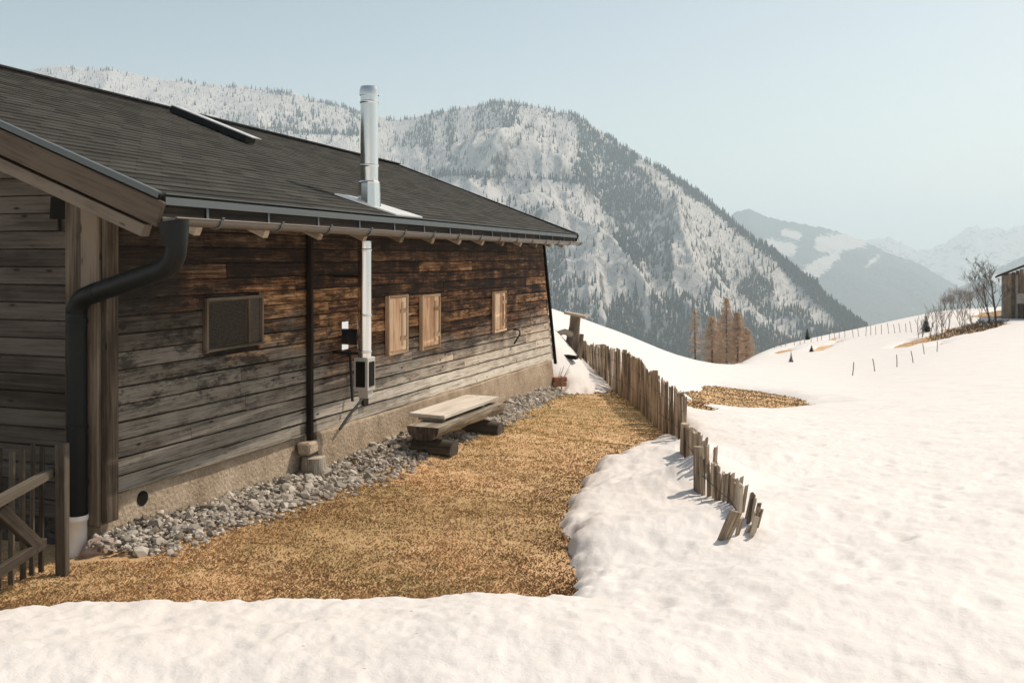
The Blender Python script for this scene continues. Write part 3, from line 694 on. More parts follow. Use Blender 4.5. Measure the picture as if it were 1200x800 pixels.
# eave: soffit, fascia, flashing, gutter with brackets, rafter tails
mb = MB(); mb.add([W(-.3, .0, roof_z(0,0)-.055), W(9.5, 0, roof_z(9.5,0)-.055), W(9.5, eave_o(9.5)-.02, eave_z(9.5)-.055), W(-.3, eave_o(-.3)-.02, eave_z(-.3)-.055),
        W(-.3, .0, roof_z(0,0)-.075), W(9.5, 0, roof_z(9.5,0)-.075), W(9.5, eave_o(9.5)-.02, eave_z(9.5)-.075), W(-.3, eave_o(-.3)-.02, eave_z(-.3)-.075)],
        [(0,1,2,3),(7,6,5,4),(0,4,5,1),(3,2,6,7),(0,3,7,4),(1,5,6,2)])
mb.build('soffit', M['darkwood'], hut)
EA, EB = -.46, 9.57
def E(s, do, z): return W(s, eave_o(s)+do, eave_z(s)+z)
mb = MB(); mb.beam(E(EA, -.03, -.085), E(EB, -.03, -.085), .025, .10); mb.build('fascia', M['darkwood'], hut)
mb = MB(); mb.beam(E(EA, .004, -.028), E(EB, .004, -.028), .008, .045); mb.beam(E(EA, -.02, .012), E(EB, -.02, .012), .06, .006); mb.build('eave_flashing', M['greyflash'], hut)
mb = MB(); R = .046; n = 12
for k, s in enumerate(np.linspace(EA-.02, 9.62, 60)):
    pass
secs = np.linspace(EA-.02, 9.62, 60); vs = []; prof = [(-R, .0)]+[(-R*math.cos(a), -R*math.sin(a)) for a in np.linspace(.1, math.pi-.0, n)]+[(R+.007, .004), (R+.007, -.006)]
ring = prof+[(x*.93, z*.93+.004) for x, z in reversed(prof[:-2])]
for s in secs:
    for (x, z) in ring: vs.append(E(s, .045+x, -.125+z))
m = len(ring); fs = [(i*m+j, i*m+(j+1) % m, (i+1)*m+(j+1) % m, (i+1)*m+j) for i in range(len(secs)-1) for j in range(m)]
mb.add(vs, fs, smooth=True)
for s in (secs[0], secs[-1]):
    e_ = [E(s, .045-R*math.cos(a), -.125-R*math.sin(a)) for a in np.linspace(0, math.pi, 12)]; mb.add(e_+[p+D*.004 for p in e_], [tuple(range(12)), tuple(range(23, 11, -1))])
gut = mb.build('gutter', M['gutter'], hut)
for k in range(15):
    s = -.05+k*.68; mb = MB()
    arc = [E(s, .045-(R+.006)*math.cos(a), -.125-(R+.006)*math.sin(a)) for a in np.linspace(0, math.pi, 10)]
    pts = [E(s, -.012, -.03), E(s, -.01, -.1)]+arc+[E(s, .108, -.11)]
    for a, b in zip(pts[:-1], pts[1:]): mb.beam(a, b, .022, .005, up=D+Z*.01) if False else mb.box((a+b)/2, (b-a)*.52, D*.011, np.cross((b-a)/np.linalg.norm(b-a), D)*.003)
    mb.build('gutter_bracket', M['greyflash'], gut)
for k in range(14):
    s = -.05+k*.757
    if s > 9.5: break
    mb = MB(); a = W(s, .03, roof_z(s, 0)-.16); tip = eave_o(s)-.06; b = W(s, tip, roof_z(s, tip)-.18)
    mb.beam(a, b, .06, .13)
    mb.build('rafter_tail', M['rafter'], hut, bevel=.004)
# downpipe
pp = [E(-.36, .055, -.18), E(-.35, .05, -.30), E(-.34, .03, -.42)]
pth = []
def P3(u, v, y): return px(u, v, y)
path = [P3(206, 262, 5.22), P3(207, 285, 5.22), P3(204, 303, 5.26), P3(192, 315, 5.33), P3(150, 330, 5.55), P3(112, 343, 5.76), P3(96, 351, 5.86), P3(90, 366, 5.9), P3(90, 385, 5.9), P3(90.5, 604, 5.9)]
def smooth_path(p, n=6):
    out = []
    for i in range(len(p)-1):
        a, b, c, d = p[max(i-1, 0)], p[i], p[i+1], p[min(i+2, len(p)-1)]
        for k in range(n):
            t_ = k/n; out.append(.5*((2*b)+(-a+c)*t_+(2*a-5*b+4*c-d)*t_**2+(-a+3*b-3*c+d)*t_**3))
    return out+[p[-1]]
mb = MB(); sp = smooth_path(path); mb.tube(sp, [.057 if i < 14 else .061 for i in range(len(sp))], 20)
dp = mb.build('downpipe', M['darkpipe'], hut)
mb = MB(); mb.tube([P3(203, 259, 5.2), P3(204, 266, 5.2), P3(206, 288, 5.21)], [.085, .08, .064], 16); mb.build('funnel', M['darkpipe'], dp)
for p in (P3(90, 376, 5.9), P3(90.3, 500, 5.9)):
    mb = MB(); mb.tube([p+Z*.012, p-Z*.012], .066, 20); mb.build('pipe_clamp', M['darkpipe'], dp)
mb = MB(); mb.tube([path[5]+(path[4]-path[5])*.15, path[5]+(path[4]-path[5])*.02], .063, 18); mb.build('pipe_clamp', M['darkpipe'], dp)
mb = MB(); b = P3(90.5, 604, 5.9); g_ = b[2]-.29
mb.tube([b+Z*.008, b-Z*.03, b-Z*.032, b-Z*.17, b-Z*.22, b-Z*.30], [.064, .064, .059, .059, .055, .052], 20); mb.tube([b+Z*.008, b-Z*.018], .067, 20)
mb.build('pipe_socket', M['pvc'], dp)
# flue: polished steel chimney through the eave
fs_, fo = 2.73, .42; fz = roof_z(fs_, fo)
mb = MB(); mb.tube([W(fs_, fo, fz+.2), W(fs_, fo, fz+1.03)], .079, 28, caps=True); flue = mb.build('flue_pipe', M['steel'], hut)
mb = MB()
for z in (fz+.36, fz+.93):
    mb.tube([W(fs_, fo, z-.012), W(fs_, fo, z), W(fs_, fo, z+.012)], [.081, .087, .081], 28); mb.build('flue_collar', M['steel'], flue); mb = MB()
mb.tube([W(fs_, fo, fz+.99), W(fs_, fo, fz+1.04), W(fs_, fo, fz+1.05), W(fs_, fo, fz+1.07)], [.088, .088, .083, .078], 28); mb.build('flue_cap', M['steel'], flue)
mb = MB(); mb.tube([W(fs_, fo, fz-.08), W(fs_, fo, fz+.20), W(fs_, fo, fz+.21), W(fs_, fo, fz+.225)], [.108, .097, .099, .082], 10, smooth=False); mb.build('flue_base', M['steel'], flue)
mb = MB()      # sheet flashing lying on the roof around the flue
fl = [(fs_-.22, .68), (fs_+.40, eave_o(fs_+.4)-.03), (fs_+.24, .28), (fs_-.10, .22), (fs_-.34, .35)]
fl = [(fs_-.26, eave_o(fs_-.26)-.42), (fs_+.02, eave_o(fs_)-.03), (fs_+.62, eave_o(fs_+.6)-.03), (fs_+.22, .30), (fs_-.02, .24), (fs_-.30, .24)]
tp = [W(s, o, roof_z(s, o)+.026) for s, o in fl]; bt = [W(s, o, roof_z(s, o)+.012) for s, o in fl]; m = len(fl)
mb.add(tp+bt, [tuple(range(m)), tuple(range(2*m-1, m-1, -1))]+[(i, i+m, (i+1) % m+m, (i+1) % m) for i in range(m)]); mb.build('flue_flashing', M['palesheet'], flue)
lp = W(fs_+.06, .34, 0)
top = .12; mb = MB(); yb = lp[1]; zb_ = (V0-440)/F*yb
mb.tube([lp+Z*top, lp+Z*zb_], .062, 24); lf = mb.build('lower_flue', M['steel'], hut)
mb = MB()
for z in (top-.08, -.55, zb_+.22):
    mb = MB(); mb.tube([lp+Z*(z-.01), lp+Z*z, lp+Z*(z+.01)], [.064, .069, .064], 24); mb.build('flue_collar', M['steel'], lf)
mb = MB(); mb.box(lp+Z*(zb_+.02), D*.075, N*.07, Z*.15); mb.box(lp+D*.02-Z*(-zb_+.16), D*.05, N*.05, Z*.04); cb = mb.build('meter_box', M['boxgrey'], lf, bevel=.005)
mb = MB(); mb.box(lp+N*.074+Z*(zb_+.02)-D*.0, D*.045, N*.004, Z*.11); mb.box(lp-D*.078+Z*(zb_+.02), D*.004, N*.045, Z*.115); mb.build('box_opening', M['void'], cb)
mb = MB()
for z in (-.2, -.9):
    mb = MB(); mb.box(W(fs_+.06, .15, z), N*.13, D*.012, Z*.01); mb.build('wall_bracket', M['iron'], lf)
# narrow roof window near the ridge
a = None
def onroof(u, v):      # point of the slope seen at a photo pixel
    best = None
    for s in np.linspace(-.5, 9.6, 400):
        o = None
        # walk the slope at this s
        pass
    S, O = np.meshgrid(np.linspace(-.5, 9.6, 500), np.linspace(-RQ, .9, 260)); Zr = roof_z(S, O)
    x = C0[0]+D[0]*S+N[0]*O; y = C0[1]+D[1]*S+N[1]*O
    e = (U0+F*x/y-u)**2+(V0-F*Zr/y-v)**2; i = np.argmin(e); return S.flat[i], O.flat[i]
sa, oa = onroof(196, 132); sb, ob = onroof(302, 172); sm_ = (sa+sb)/2
p0, p1 = W(sm_, oa, roof_z(sm_, oa)+.05), W(sm_, ob, roof_z(sm_, ob)+.05)
rwn = MB(); rwn.beam(p0, p1, .16, .07); rw = rwn.build('roof_window', M['iron'], roof, bevel=.004)
mb = MB(); mb.beam(p0+Z*.042+D*.02, p1+Z*.042+D*.02+(p1-p0)*.06, .17, .01); mb.build('cover_sheet', M['palesheet'], rw)

# ------------------------------------------------------------------ things round the hut
# short stump post in front of the plinth
b = ray(367, 541); st = thing('stump_post', 'short weathered block standing against the plinth below the dark batten', 'block', b)
mb = MB(); s0 = u_to_s(368, .12); c = W(s0, .12, 0); gz = float(ground_z(c[0], c[1]))
mb.tube([c+Z*(gz-.05), c+Z*(gz+.1), c+Z*(gz+.2)], [.12, .115, .105], 12, rough=.04); mb.build('block', M['benchdark'], st)
mb = MB(); mb.box(c+Z*(gz+.28)-N*.05, D*.1, N*.06, Z*.05, jit=.01); mb.build('cap_stone', M['plinth'], st, bevel=.015)
# bench
bx = np.array([.576, 1.4, -.03]); bx[:2] /= np.linalg.norm(bx[:2]); bx[2] = 0; bn = np.array([bx[1], -bx[0], 0])
B0 = np.array([-.86, 9.04, -1.66]); LB = 1.62
gb = float(ground_z(*(B0+bx*.3)[:2]))
bench = thing('log_bench', 'low bench made of a split log with a pale plank on top beside the plinth', 'bench', (B0+bx*LB/2)*np.array([1,1,0])+Z*gb)
mb = MB(); vs = []; gs = []; nseg = 16; npr = 11
for k in range(nseg+1):
    t_ = k/nseg; c = B0+bx*LB*t_; wob = 1+.05*math.sin(k*1.3)+random.uniform(-.02, .02)
    for j in range(npr+1):
        a = math.pi*j/npr; vs.append(c+bn*(.17*math.cos(a)*wob)-Z*(.135*math.sin(a)**.8*wob)); gs.append((t_*LB, math.cos(a)*.17, -math.sin(a)*.17))
    
m = npr+1; fs = [(k*m+j, (k+1)*m+j, (k+1)*m+(j+1) % m, k*m+(j+1) % m) for k in range(nseg) for j in range(m)]+[tuple(range(m)), tuple(range((nseg+1)*m-1, nseg*m-1, -1))]
ends = fs[-2:]; mb.add(vs, fs[:-2], gs); lg_ = mb.build('log_seat', M['benchdark'], bench)
for e_, dd_ in zip(ends, (-1, 1)):
    mb = MB(); q_ = [np.array(vs[i])+bx*.001*dd_ for i in e_]; mb.add(q_, [tuple(range(len(q_)))], [(q[2]*3, q[0], q[1]) for q in q_]); mb.build('shaded_log_end', M['benchshade'], lg_)
mb = MB(); c = B0+bx*(LB/2+.14)-bn*.1+Z*.055; mb.box(c, bx*.68, bn*.2, Z*.018, jit=.004); mb.build('plank', M['bench'], bench, bevel=.005)
mb = MB(); 
for tt in (.35, 1.3):
    mb = MB(); mb.box(B0+bx*tt-bn*.08+Z*.018, bx*.03, bn*.14, Z*.017); mb.build('spacer', M['benchdark'], bench)
for tt in (.22, 1.38):
    c = (B0+bx*tt)*np.array([1, 1, 0]); gg = float(ground_z(c[0], c[1])); mb = MB(); zc = (gg-.03+B0[2]-.1)/2+.01; hr = (B0[2]-.1-gg)/2+.04
    mb.tube([c-bn*.2+Z*(gg+.04), c+Z*(gg+.045), c+bn*.23+Z*(gg+.04)], [.105, .1, .095], 14, rough=.06); mb.build('support_log', M['benchshade'], bench)
# picket fence: photo pixel of base, and heights
FP = [(668,419,396),(680,428,401),(697,441,401),(712,450,405),(735,466,411),(750,481,421),(760,492,434),(770,501,441),(785,512,451),(796,518,458),(806,528,470),(812,534,497),(826,545,506),(838,556,520),(828,576,535),(842,586,546),(857,592,562),(866,600,578),(868,612,590),(862,626,602),(852,634,618)]
# plan line of the fence on the ground
def gray(u, v): return ray(u, v, ground_z)
line = [(1.16,17.3,.62),(1.28,16.7,.6),(1.36,16.0,.66)]+[]
key = []
for u, v, vt in [(680,430,401),(697,443,401),(715,456,405),(735,468,411),(750,481,421),(762,493,434),(777,507,444),(790,515,453),(802,527,464)]:
    p = gray(u, v); key.append((p[0], p[1], (V0-vt-3)/F*p[1]))
key = [(1.17, 17.2, px(668,397,17.2)[2])]+key
key2 = []
for u, v, vt in [(803,535,496),(815,545,503),(828,555,509),(838,562,518)]:
    p = ray(u, v-4, top_z); key2.append((p[0], p[1], (V0-vt-5-(6 if u > 825 else 0))/F*p[1]))
key3 = []
for u, v, vt in [(821,578,534),(832,582,541),(845,588,553),(857,598,560),(866,606,577),(870,616,588),(866,626,597)]:
    p = ray(u, v, top_z); key3.append((p[0], p[1], (V0-vt-(0 if u < 825 else 3))/F*p[1]))
fence = thing('picket_fence', 'weathered split picket fence bending down the slope and sinking into the snow', 'fence', (key[-1][0], key[-1][1], float(ground_z(key[-1][0], key[-1][1]))))
def samp(key, step):
    key = np.array(key); L = np.concatenate([[0], np.cumsum(np.hypot(np.diff(key[:,0]), np.diff(key[:,1])))]); n = max(2, int(L[-1]/step)); t_ = np.linspace(0, L[-1], n+1)
    return [np.array([np.interp(a, L, key[:,i]) for i in range(3)]) for a in t_]
wire = []; npk = 0; rest = MB()
for key_, step, endlean in ((key3, .036, .3), (key2, .038, .1), (key, .05, 0)):
    pts_ = samp(key_, step); n = len(pts_)
    if key_ is key: pts_ = pts_[::-1]
    for i, p in enumerate(pts_):
        q = pts_[min(i+1, n-1)]-pts_[max(i-1, 0)]; q[2] = 0; q /= np.linalg.norm(q); gz = float(ground_z(p[0], p[1]))
        isp = (i % 30 == 3) if key_ is key else i == 0
        lean = q*random.uniform(-.06, .06)+np.cross(q, Z)*random.uniform(-.03, .03)-np.array([1, -.6, 0])*endlean*(i/n)*-.32
        if key_ is key and i > n-9: lean = lean+q*.0+np.array([.10, 0, 0])
        h = p[2]-gz+random.uniform(-.035, .03)*(1 if key_ is key else .45)
        base_ = np.array([p[0], p[1], gz-.12]); topp = np.array([p[0], p[1], gz+max(h, .15)])+lean
        if isp:
            mb = MB(); mb.tube([base_, (base_+topp)/2+RS.uniform(-.008, .008, 3), topp+Z*.06], [.048, .044, .04], 9, rough=.06); mb.build('post', M['picket'], fence)
        else:
            w = random.uniform(.022, .042); t2 = random.uniform(.008, .014); mb = MB(); sd = q; nn = np.cross(q, Z)
            ang = random.uniform(-.35, .35); sd2 = sd*math.cos(ang)+nn*math.sin(ang); nn2 = nn*math.cos(ang)-sd*math.sin(ang)
            mid = (base_+topp)/2+sd2*random.uniform(-.012, .012); vs = []; gs = []; off = random.random()*30; k = 0
            for c, ww in ((base_, w), (base_*.6+topp*.4+sd2*random.uniform(-.008, .008), w*random.uniform(.85, 1.1)), (topp, w*random.uniform(.5, .85))):
                for (a, b) in ((-1,-1),(1,-1),(1,1),(-1,1)):
                    top_cut = (random.uniform(-.012, .03) if c is topp and a > 0 else 0)
                    vs.append(c+sd2*a*ww*.5+nn2*b*t2+Z*top_cut); gs.append((np.linalg.norm(c-base_)+off, a*ww, b*t2+off))
            fs = [(l*4+j, l*4+(j+1) % 4, l*4+4+(j+1) % 4, l*4+4+j) for l in range(2) for j in range(4)]+[(3,2,1,0),(8,9,10,11)]
            (mb if (npk_ := npk) < 97 else rest).add(vs, fs, gs)
            if npk < 97: mb.build('picket', M['picket'], fence)
            npk += 1
    for fr in (.35, .75):
        mb = MB(); pw = []
        for p in pts_[::1]:
            gz = float(ground_z(p[0], p[1])); pw.append(np.array([p[0]-.018, p[1]-.01, gz+(p[2]-gz)*fr]))
        mb.tube(pw, .0035, 4, caps=False); mb.build('wire', M['iron'], fence)
kind(rest.build('picket', M['picket'], fence), 'stuff')
# last leaning slab and two tips poking out of the snow
def slab(u0_, v0_, u1_, v1_, w, tk, y_):
    mb = MB(); mb.beam(px(u0_, v0_, y_), px(u1_, v1_, y_-.02), w, tk, up=(-.5, .8, 0), jit=.004); mb.build('picket', M['picket'], fence)
q = ray(852, 632, top_z); yq = q[1]
slab(845, 640, 862, 599, .085, .02, yq); slab(862, 632, 869, 606, .03, .012, yq+.1); slab(874, 626, 879, 615, .03, .012, yq+.15)
# hewn trunk with a side spout
tb = np.array([px(671,400,17.5)[0], 17.5, float(ground_z(1.15, 17.5))]); zt_ = px(0, 370, 17.5)[2]
tr = thing('trough_post', 'grey hewn trunk with a side spout and a board on top behind the snow pile', 'wooden post', tb)
mb = MB(); mb.tube([px(667,440,17.5), px(668.5,415,17.5), px(671.5,395,17.5), px(673.5,382,17.5), px(674.5,370,17.5)], [.15, .135, .12, .1, .098], 12, rough=.05); mb.build('trunk', M['stump'], tr)
mb = MB(); mb.tube([px(670,392,17.45), px(662,388.5,17.38), px(655,390.5,17.3), px(648,393,17.25)], [.07, .055, .045, .04], 10, rough=.05); mb.build('spout', M['stump'], tr)
mb = MB(); mb.beam(px(662.5,366,17.5), px(688,371.5,17.4), .3, .045, jit=.008); mb.build('cap_board', M['stump'], tr, bevel=.008)
# gate beside the gable
gp = px(72, 664, 5.35); gx = gp[0]; gate = thing('garden_gate', 'old wooden picket gate with crossed rails at the dark left edge', 'gate', (gx, 5.35, float(ground_z(gx, 5.35))))
gg = float(ground_z(gx, 5.35))
mb = MB(); mb.box([gx, 5.36, (gg-.1+px(0,519,5.36)[2])/2], Z*((px(0,519,5.36)[2]-gg+.1)/2), [.03,0,0], [0,.03,0], jit=.004); mb.build('post', M['gate'], gate, bevel=.004)
mb = MB(); mb.beam(px(63, 552, 5.38), [gx-.02, 3.9, px(0,577,4.95)[2]-.02], .03, .058, jit=.003); mb.build('rail', M['gate'], gate, bevel=.003)
mb = MB(); mb.beam(px(52, 636, 5.2), [gx-.02, 3.9, px(0,656,4.95)[2]], .03, .055, jit=.003); mb.build('rail', M['gate'], gate, bevel=.003)
mb = MB(); mb.beam(px(45, 640, 5.12), px(-40, 560, 4.6), .028, .068, up=(0,0,1), jit=.003); mb.build('brace', M['gate'], gate, bevel=.003)
for k, (u, vt) in enumerate([(46,524),(35,521),(23,527),(10,530),(-4,526),(-22,528)]):
    y_ = 5.42-.1*k; x_ = px(u, 0, y_)[0]-.0; mb = MB(); zt2 = px(0, vt, y_)[2]; zb2 = float(ground_z(x_, y_))-.03
    mb.box([x_, y_+.03, (zt2+zb2)/2], Z*(zt2-zb2)/2, [.012,.0,0], [0,.011,0], jit=.006); mb.build('picket', M['gate'], gate, bevel=.002)
# rocks in the corner
def rock(name, c, r, mat, label, cat, group=None, sq=(1,1,.7)):
    mb = MB(); v = IV.copy()
    import itertools
    ed = {}; vs = [p for p in v]; fs = []
    for a, b, c_ in IF:
        m_ = []
        for i, j in ((a,b),(b,c_),(c_,a)):
            k = (min(i,j), max(i,j))
            if k not in ed: q = (v[i]+v[j])/2; vs.append(q/np.linalg.norm(q)); ed[k] = len(vs)-1
            m_.append(ed[k])
        fs += [(a,m_[0],m_[2]),(b,m_[1],m_[0]),(c_,m_[2],m_[1]),tuple(m_)]
    vs = np.array(vs)*(1+RS.uniform(-.13, .13, (len(vs), 1)))*r*np.array(sq); mb.add(vs+np.array(c), fs, smooth=False)
    o = mb.build(name, mat); return tag(o, label, cat, group)
c = px(118, 634, 5.85); rock('boulder', (c[0], c[1], float(ground_z(c[0], c[1]))+.01), .11, M['pinkrock'], 'pinkish boulder at the foot of the corner post beside the white pipe socket', 'rock', sq=(1.1,.9,.62))
# bricks at the far corner
for k, (ds, dz, lab) in enumerate([(0, 0, 'red brick lying on the stones under the far end of the plinth'), (.02, .075, 'red brick stacked on another brick at the far corner of the hut')]):
    c = W(SEND+.42+ds, .17, 0); gz = float(ground_z(c[0], c[1])); mb = MB(); a = .2+k*.25
    mb.box([c[0], c[1], gz+.10+dz], np.array([math.cos(a), math.sin(a), 0])*.11, np.array([-math.sin(a), math.cos(a), 0])*.055, Z*.036, jit=.003)
    tag(mb.build('brick', M['brick'], bevel=.004), lab, 'brick')
c = ray(667, 419, top_z, 14.5); mb = MB(); mb.beam(np.array([c[0]-.13, c[1]+.05, float(top_z(c[0], c[1]))+.03]), np.array([c[0]+.13, c[1]-.05, float(top_z(c[0], c[1]))+.0]), .16, .05, jit=.008)
tag(mb.build('board', M['darkwood'], bevel=.004), 'short dark board lying on the snow pile behind the hut', 'board')
c = ray(658, 458, top_z, 13.5); mb = MB(); mb.tube([c-Z*.1, c+Z*.24], [.012, .009], 6); tag(mb.build('stake', M['postsmall']), 'thin upright stake at the foot of the snow pile', 'stake')
c = ray(650, 456, top_z, 13.5); mb = MB()
for k in range(11):
    d_ = RS.uniform(-.22, .3, 2); mb.tube([c, c+np.array([d_[0]*.4, d_[1]*.3, .12]), c+np.array([d_[0], d_[1]*.7, random.uniform(.2, .42)])], [.005, .004, .002], 4, caps=False)
tag(mb.build('twig_clump', M['twig']), 'sparse dry twigs growing beside the bricks at the hut corner', 'shrub')
c = ray(327, 556); mb = MB()
for k in range(38):
    a = RS.uniform(0, 6.28); r_ = random.uniform(.02, .07); b = np.array([c[0]+.02*math.cos(a), c[1]+.02*math.sin(a), c[2]+.04])
    mb.tube([b, b+np.array([math.cos(a)*r_, math.sin(a)*r_, random.uniform(.03, .1)])], [.008, .003], 4, caps=False)
tag(mb.build('dead_plant', M['bark']), 'small dark withered plant among the stones by the wall', 'plant')

# ------------------------------------------------------------------ bare trees and conifers on the near hills
def branch(mb_t, mb_c, p, d, L, r, lvl, maxl, up=.15, kids=(3, 5), spread=.65, thin=.006):
    n = 5; pts = [np.array(p)]; dd = np.array(d, float)
    for k in range(n):
        dd = dd+RS.uniform(-.13, .13, 3)+Z*up*.25; dd /= np.linalg.norm(dd); pts.append(pts[-1]+dd*L/n)
    rr = [max(r*(1-.75*k/n), thin*.6) for k in range(n+1)]
    (mb_t if lvl == 0 else mb_c).tube(pts, rr, 7 if lvl == 0 else 4, caps=False, smooth=True)
    if lvl >= maxl: return
    for k in range(random.randint(*kids)+(2 if lvl == 0 else 0)):
        i = random.uniform(.3 if lvl else .35, 1.); q = pts[int(i*n)] if int(i*n) <= n else pts[-1]
        v = RS.normal(0, 1, 3); v -= dd*np.dot(v, dd); v /= np.linalg.norm(v); nd = dd*(1-spread*.5)+v*spread; nd[2] += up
        branch(mb_t, mb_c, q, nd/np.linalg.norm(nd), L*random.uniform(.45, .7), rr[int(i*n)]*.62, lvl+1, maxl, up, kids, spread, thin)
def bare_tree(u, v, y, h, label, lean=(0,0), cat='tree', name='bare_tree', lv=4, r=.1, spread=.6, group=None):
    x = px(u, 0, y)[0]; z = float(top_z(x, y)); t = thing(name, label, cat, (x, y, z), group); a, b = MB(), MB()
    branch(a, b, [x, y, z-.15], [lean[0], lean[1], 1], h*.62, r, 0, lv, .2, (3, 4), spread, .009)
    a.build('trunk', M['bark'], t); b.build('crown', M['bark'], t); return t
bare_tree(1168, 390, 72, 6.0, 'tall bare forked tree standing in front of the far barn corner', (.02,0), r=.1, lv=5)
bare_tree(1160, 372, 78, 5.6, 'slim bare tree leaning left of the forked tree by the barn', (-.28,0), r=.08)
for k, (u, y, h, lab) in enumerate([(1110,108,3.2,'low bare bush on the skyline, leftmost of the four left of the barn'), (1122,106,3.6,'second bare bush from the left on the skyline by the barn'), (1136,104,4.0,'third bare bush on the skyline left of the barn'), (1150,98,3.8,'bare bush on the skyline nearest to the barn')]):
    x = px(u,0,y)[0]; z = float(top_z(x, y)); t = thing('bare_bush', lab, 'bush', (x, y, z), 'bare bushes on the skyline by the barn'); a, b = MB(), MB()
    for j in range(6): branch(a, b, [x+RS.uniform(-.5,.5), y+RS.uniform(-.5,.5), z-.1], [RS.uniform(-.5,.5), RS.uniform(-.3,.3), 1], h*.5, .035, 0, 3, .15, (3,4), .6, .009)
    a.build('stem', M['bark'], t); b.build('crown', M['twig'], t)
for k, (u, v, y) in enumerate([(1108,398,68),(1125,392,70),(1142,388,73),(1078,397,70),(1094,398,69)]):
    x = px(u,0,y)[0]; z = float(top_z(x, y)); a, b = MB(), MB()
    t = thing('sapling', ['thin leafless sapling on the middle of the brown bank','leafless sapling on the brown bank left of the forked tree','leafless sapling at the top of the brown bank by the barn','leafless sapling at the lower left tip of the brown bank','thin leafless sapling left of the middle of the brown bank'][k], 'sapling', (x, y, z), 'saplings on the brown bank')
    for j in range(3): branch(a, b, [x+RS.uniform(-.3,.3), y, z-.1], [RS.uniform(-.25,.25), 0, 1], random.uniform(1.2, 2.2), .03, 0, 2, .2, (2,4), .4, .013)
    a.build('stem', M['twig'], t); b.build('crown', M['twig'], t)
# dark scrub covering the bank
mb = MB(); poly = patches[1][0]; lo, hi = poly.min(0), poly.max(0); cnt = 0
while cnt < 800:
    x, y = RS.uniform(lo[0], hi[0]), RS.uniform(lo[1], hi[1])
    if x/y*F+U0 < 1088 or sdist(np.array([x]), np.array([y]), poly)[0] > -.2 or RS.rand() > .25+.75*(x/y*F+U0-1088)/60: continue
    z = float(top_z(x, y)); d_ = RS.uniform(-.3, .3, 2); mb.tube([[x, y, z-.02], [x+d_[0], y+d_[1], z+random.uniform(.08, .32)]], [.02, .008], 3, caps=False, smooth=False); cnt += 1
kind(mb.build('scrub', M['bark']), 'stuff', 'dark leafless scrub on the brown bank below the barn')
def conifer(mbc, mbt, c, h, w, n=14, seedy=0):
    mbt.tube([c, c+Z*h*.95], [w*.06, w*.01], 6)
    for k in range(n):
        f = k/(n-1); zc = h*(.1+.88*f); R_ = w*.5*(1-f)**.85+w*.04; m = 9
        for j in range(m):
            a = 2*math.pi*(j+RS.rand())/m; r_ = R_*random.uniform(.6, 1.12); dr = np.array([math.cos(a), math.sin(a), 0]); sd = np.array([-dr[1], dr[0], 0])
            b = c+Z*zc; tip = b+dr*r_-Z*(r_*random.uniform(.15, .5)); wd_ = r_*.28
            mid = b+dr*r_*.55-Z*r_*.1
            mbc.add([b+Z*h*.035, mid+sd*wd_, tip, mid-sd*wd_, mid+Z*r_*.12], [(0,1,4),(1,2,4),(2,3,4),(3,0,4)])
def small_conifer(u, v, y, h, w, label):
    c = ray(u, v, top_z, y0=20); c[2] = float(top_z(c[0], c[1])); t = thing('small_conifer', label, 'conifer', c); a, b = MB(), MB()
    conifer(a, b, c-Z*.05, h, w); a.build('crown', M['needles'], t); b.build('trunk', M['bark'], t)
small_conifer(1085, 389, 85, 1.6, 1.0, 'small dark leaning conifer above the brown bank')
small_conifer(946, 398, 90, 1.15, .75, 'small dark conifer on the crest of the snowy hill near the larches')
small_conifer(927, 424, 60, .75, .35, 'tiny dark conifer on the snow slope below the hill crest')
small_conifer(951, 412, 70, .55, .45, 'tiny bushy conifer at the left tip of a bare streak')
# larches behind the fold
for k, (u, y, h, w, vb, lab) in enumerate([(814,92,9.5,2.6,440,'slim bare larch standing alone left of the larch clump'), (834,96,10.5,3.0,440,'leftmost reddish larch of the clump behind the snow fold'), (851,100,11.8,3.2,442,'tallest reddish larch in the middle of the clump'), (864,97,9.6,3.2,436,'reddish larch in the right half of the clump'), (874,104,7.4,2.6,434,'shortest reddish larch at the right edge of the clump'),(843,112,7.6,2.4,440,'pale larch half hidden at the back of the clump')]):
    x = px(u,0,y)[0]; zt2 = {0:362,1:370,2:349,3:366,4:384,5:376}[k]; ztop = px(0, zt2, y)[2]; z = float(base_z(x, y)); h = ztop-z
    t = thing('larch', lab, 'larch', (x, y, z)); a, b = MB(), MB()
    a.tube([[x, y, z-.3], [x+.05, y, z+h*.5], [x, y, z+h]], [.16, .1, .02], 7)
    nb = 330 if k else 130; w += .9 if k else .2
    for i in range(nb):
        f = RS.uniform(.18, 1)**.9; zc = z+h*f; R_ = w*(.55+.12*math.sin(k*2.1+f*7))*(1-f)**.75+.12; an = RS.uniform(0, 6.28); r_ = R_*random.uniform(.45, 1.35)
        dr = np.array([math.cos(an), math.sin(an), 0]); p0 = np.array([x, y, zc]); p1 = p0+dr*r_*.6+Z*.02; p2 = p0+dr*r_+Z*r_*.15
        b.tube([p0, p1, p2], [.024, .018, .01], 3, caps=False, smooth=False)
        for j in range(10 if k else 6):
            q = p0+(p2-p0)*RS.uniform(.2, 1); e = RS.uniform(-.35, .35, 3); e[2] = -abs(e[2])*.7; b.tube([q, q+e], [.015, .008], 3, caps=False, smooth=False)
    a.build('trunk', M['larchbark'], t); b.build('crown', M['larch'], t)
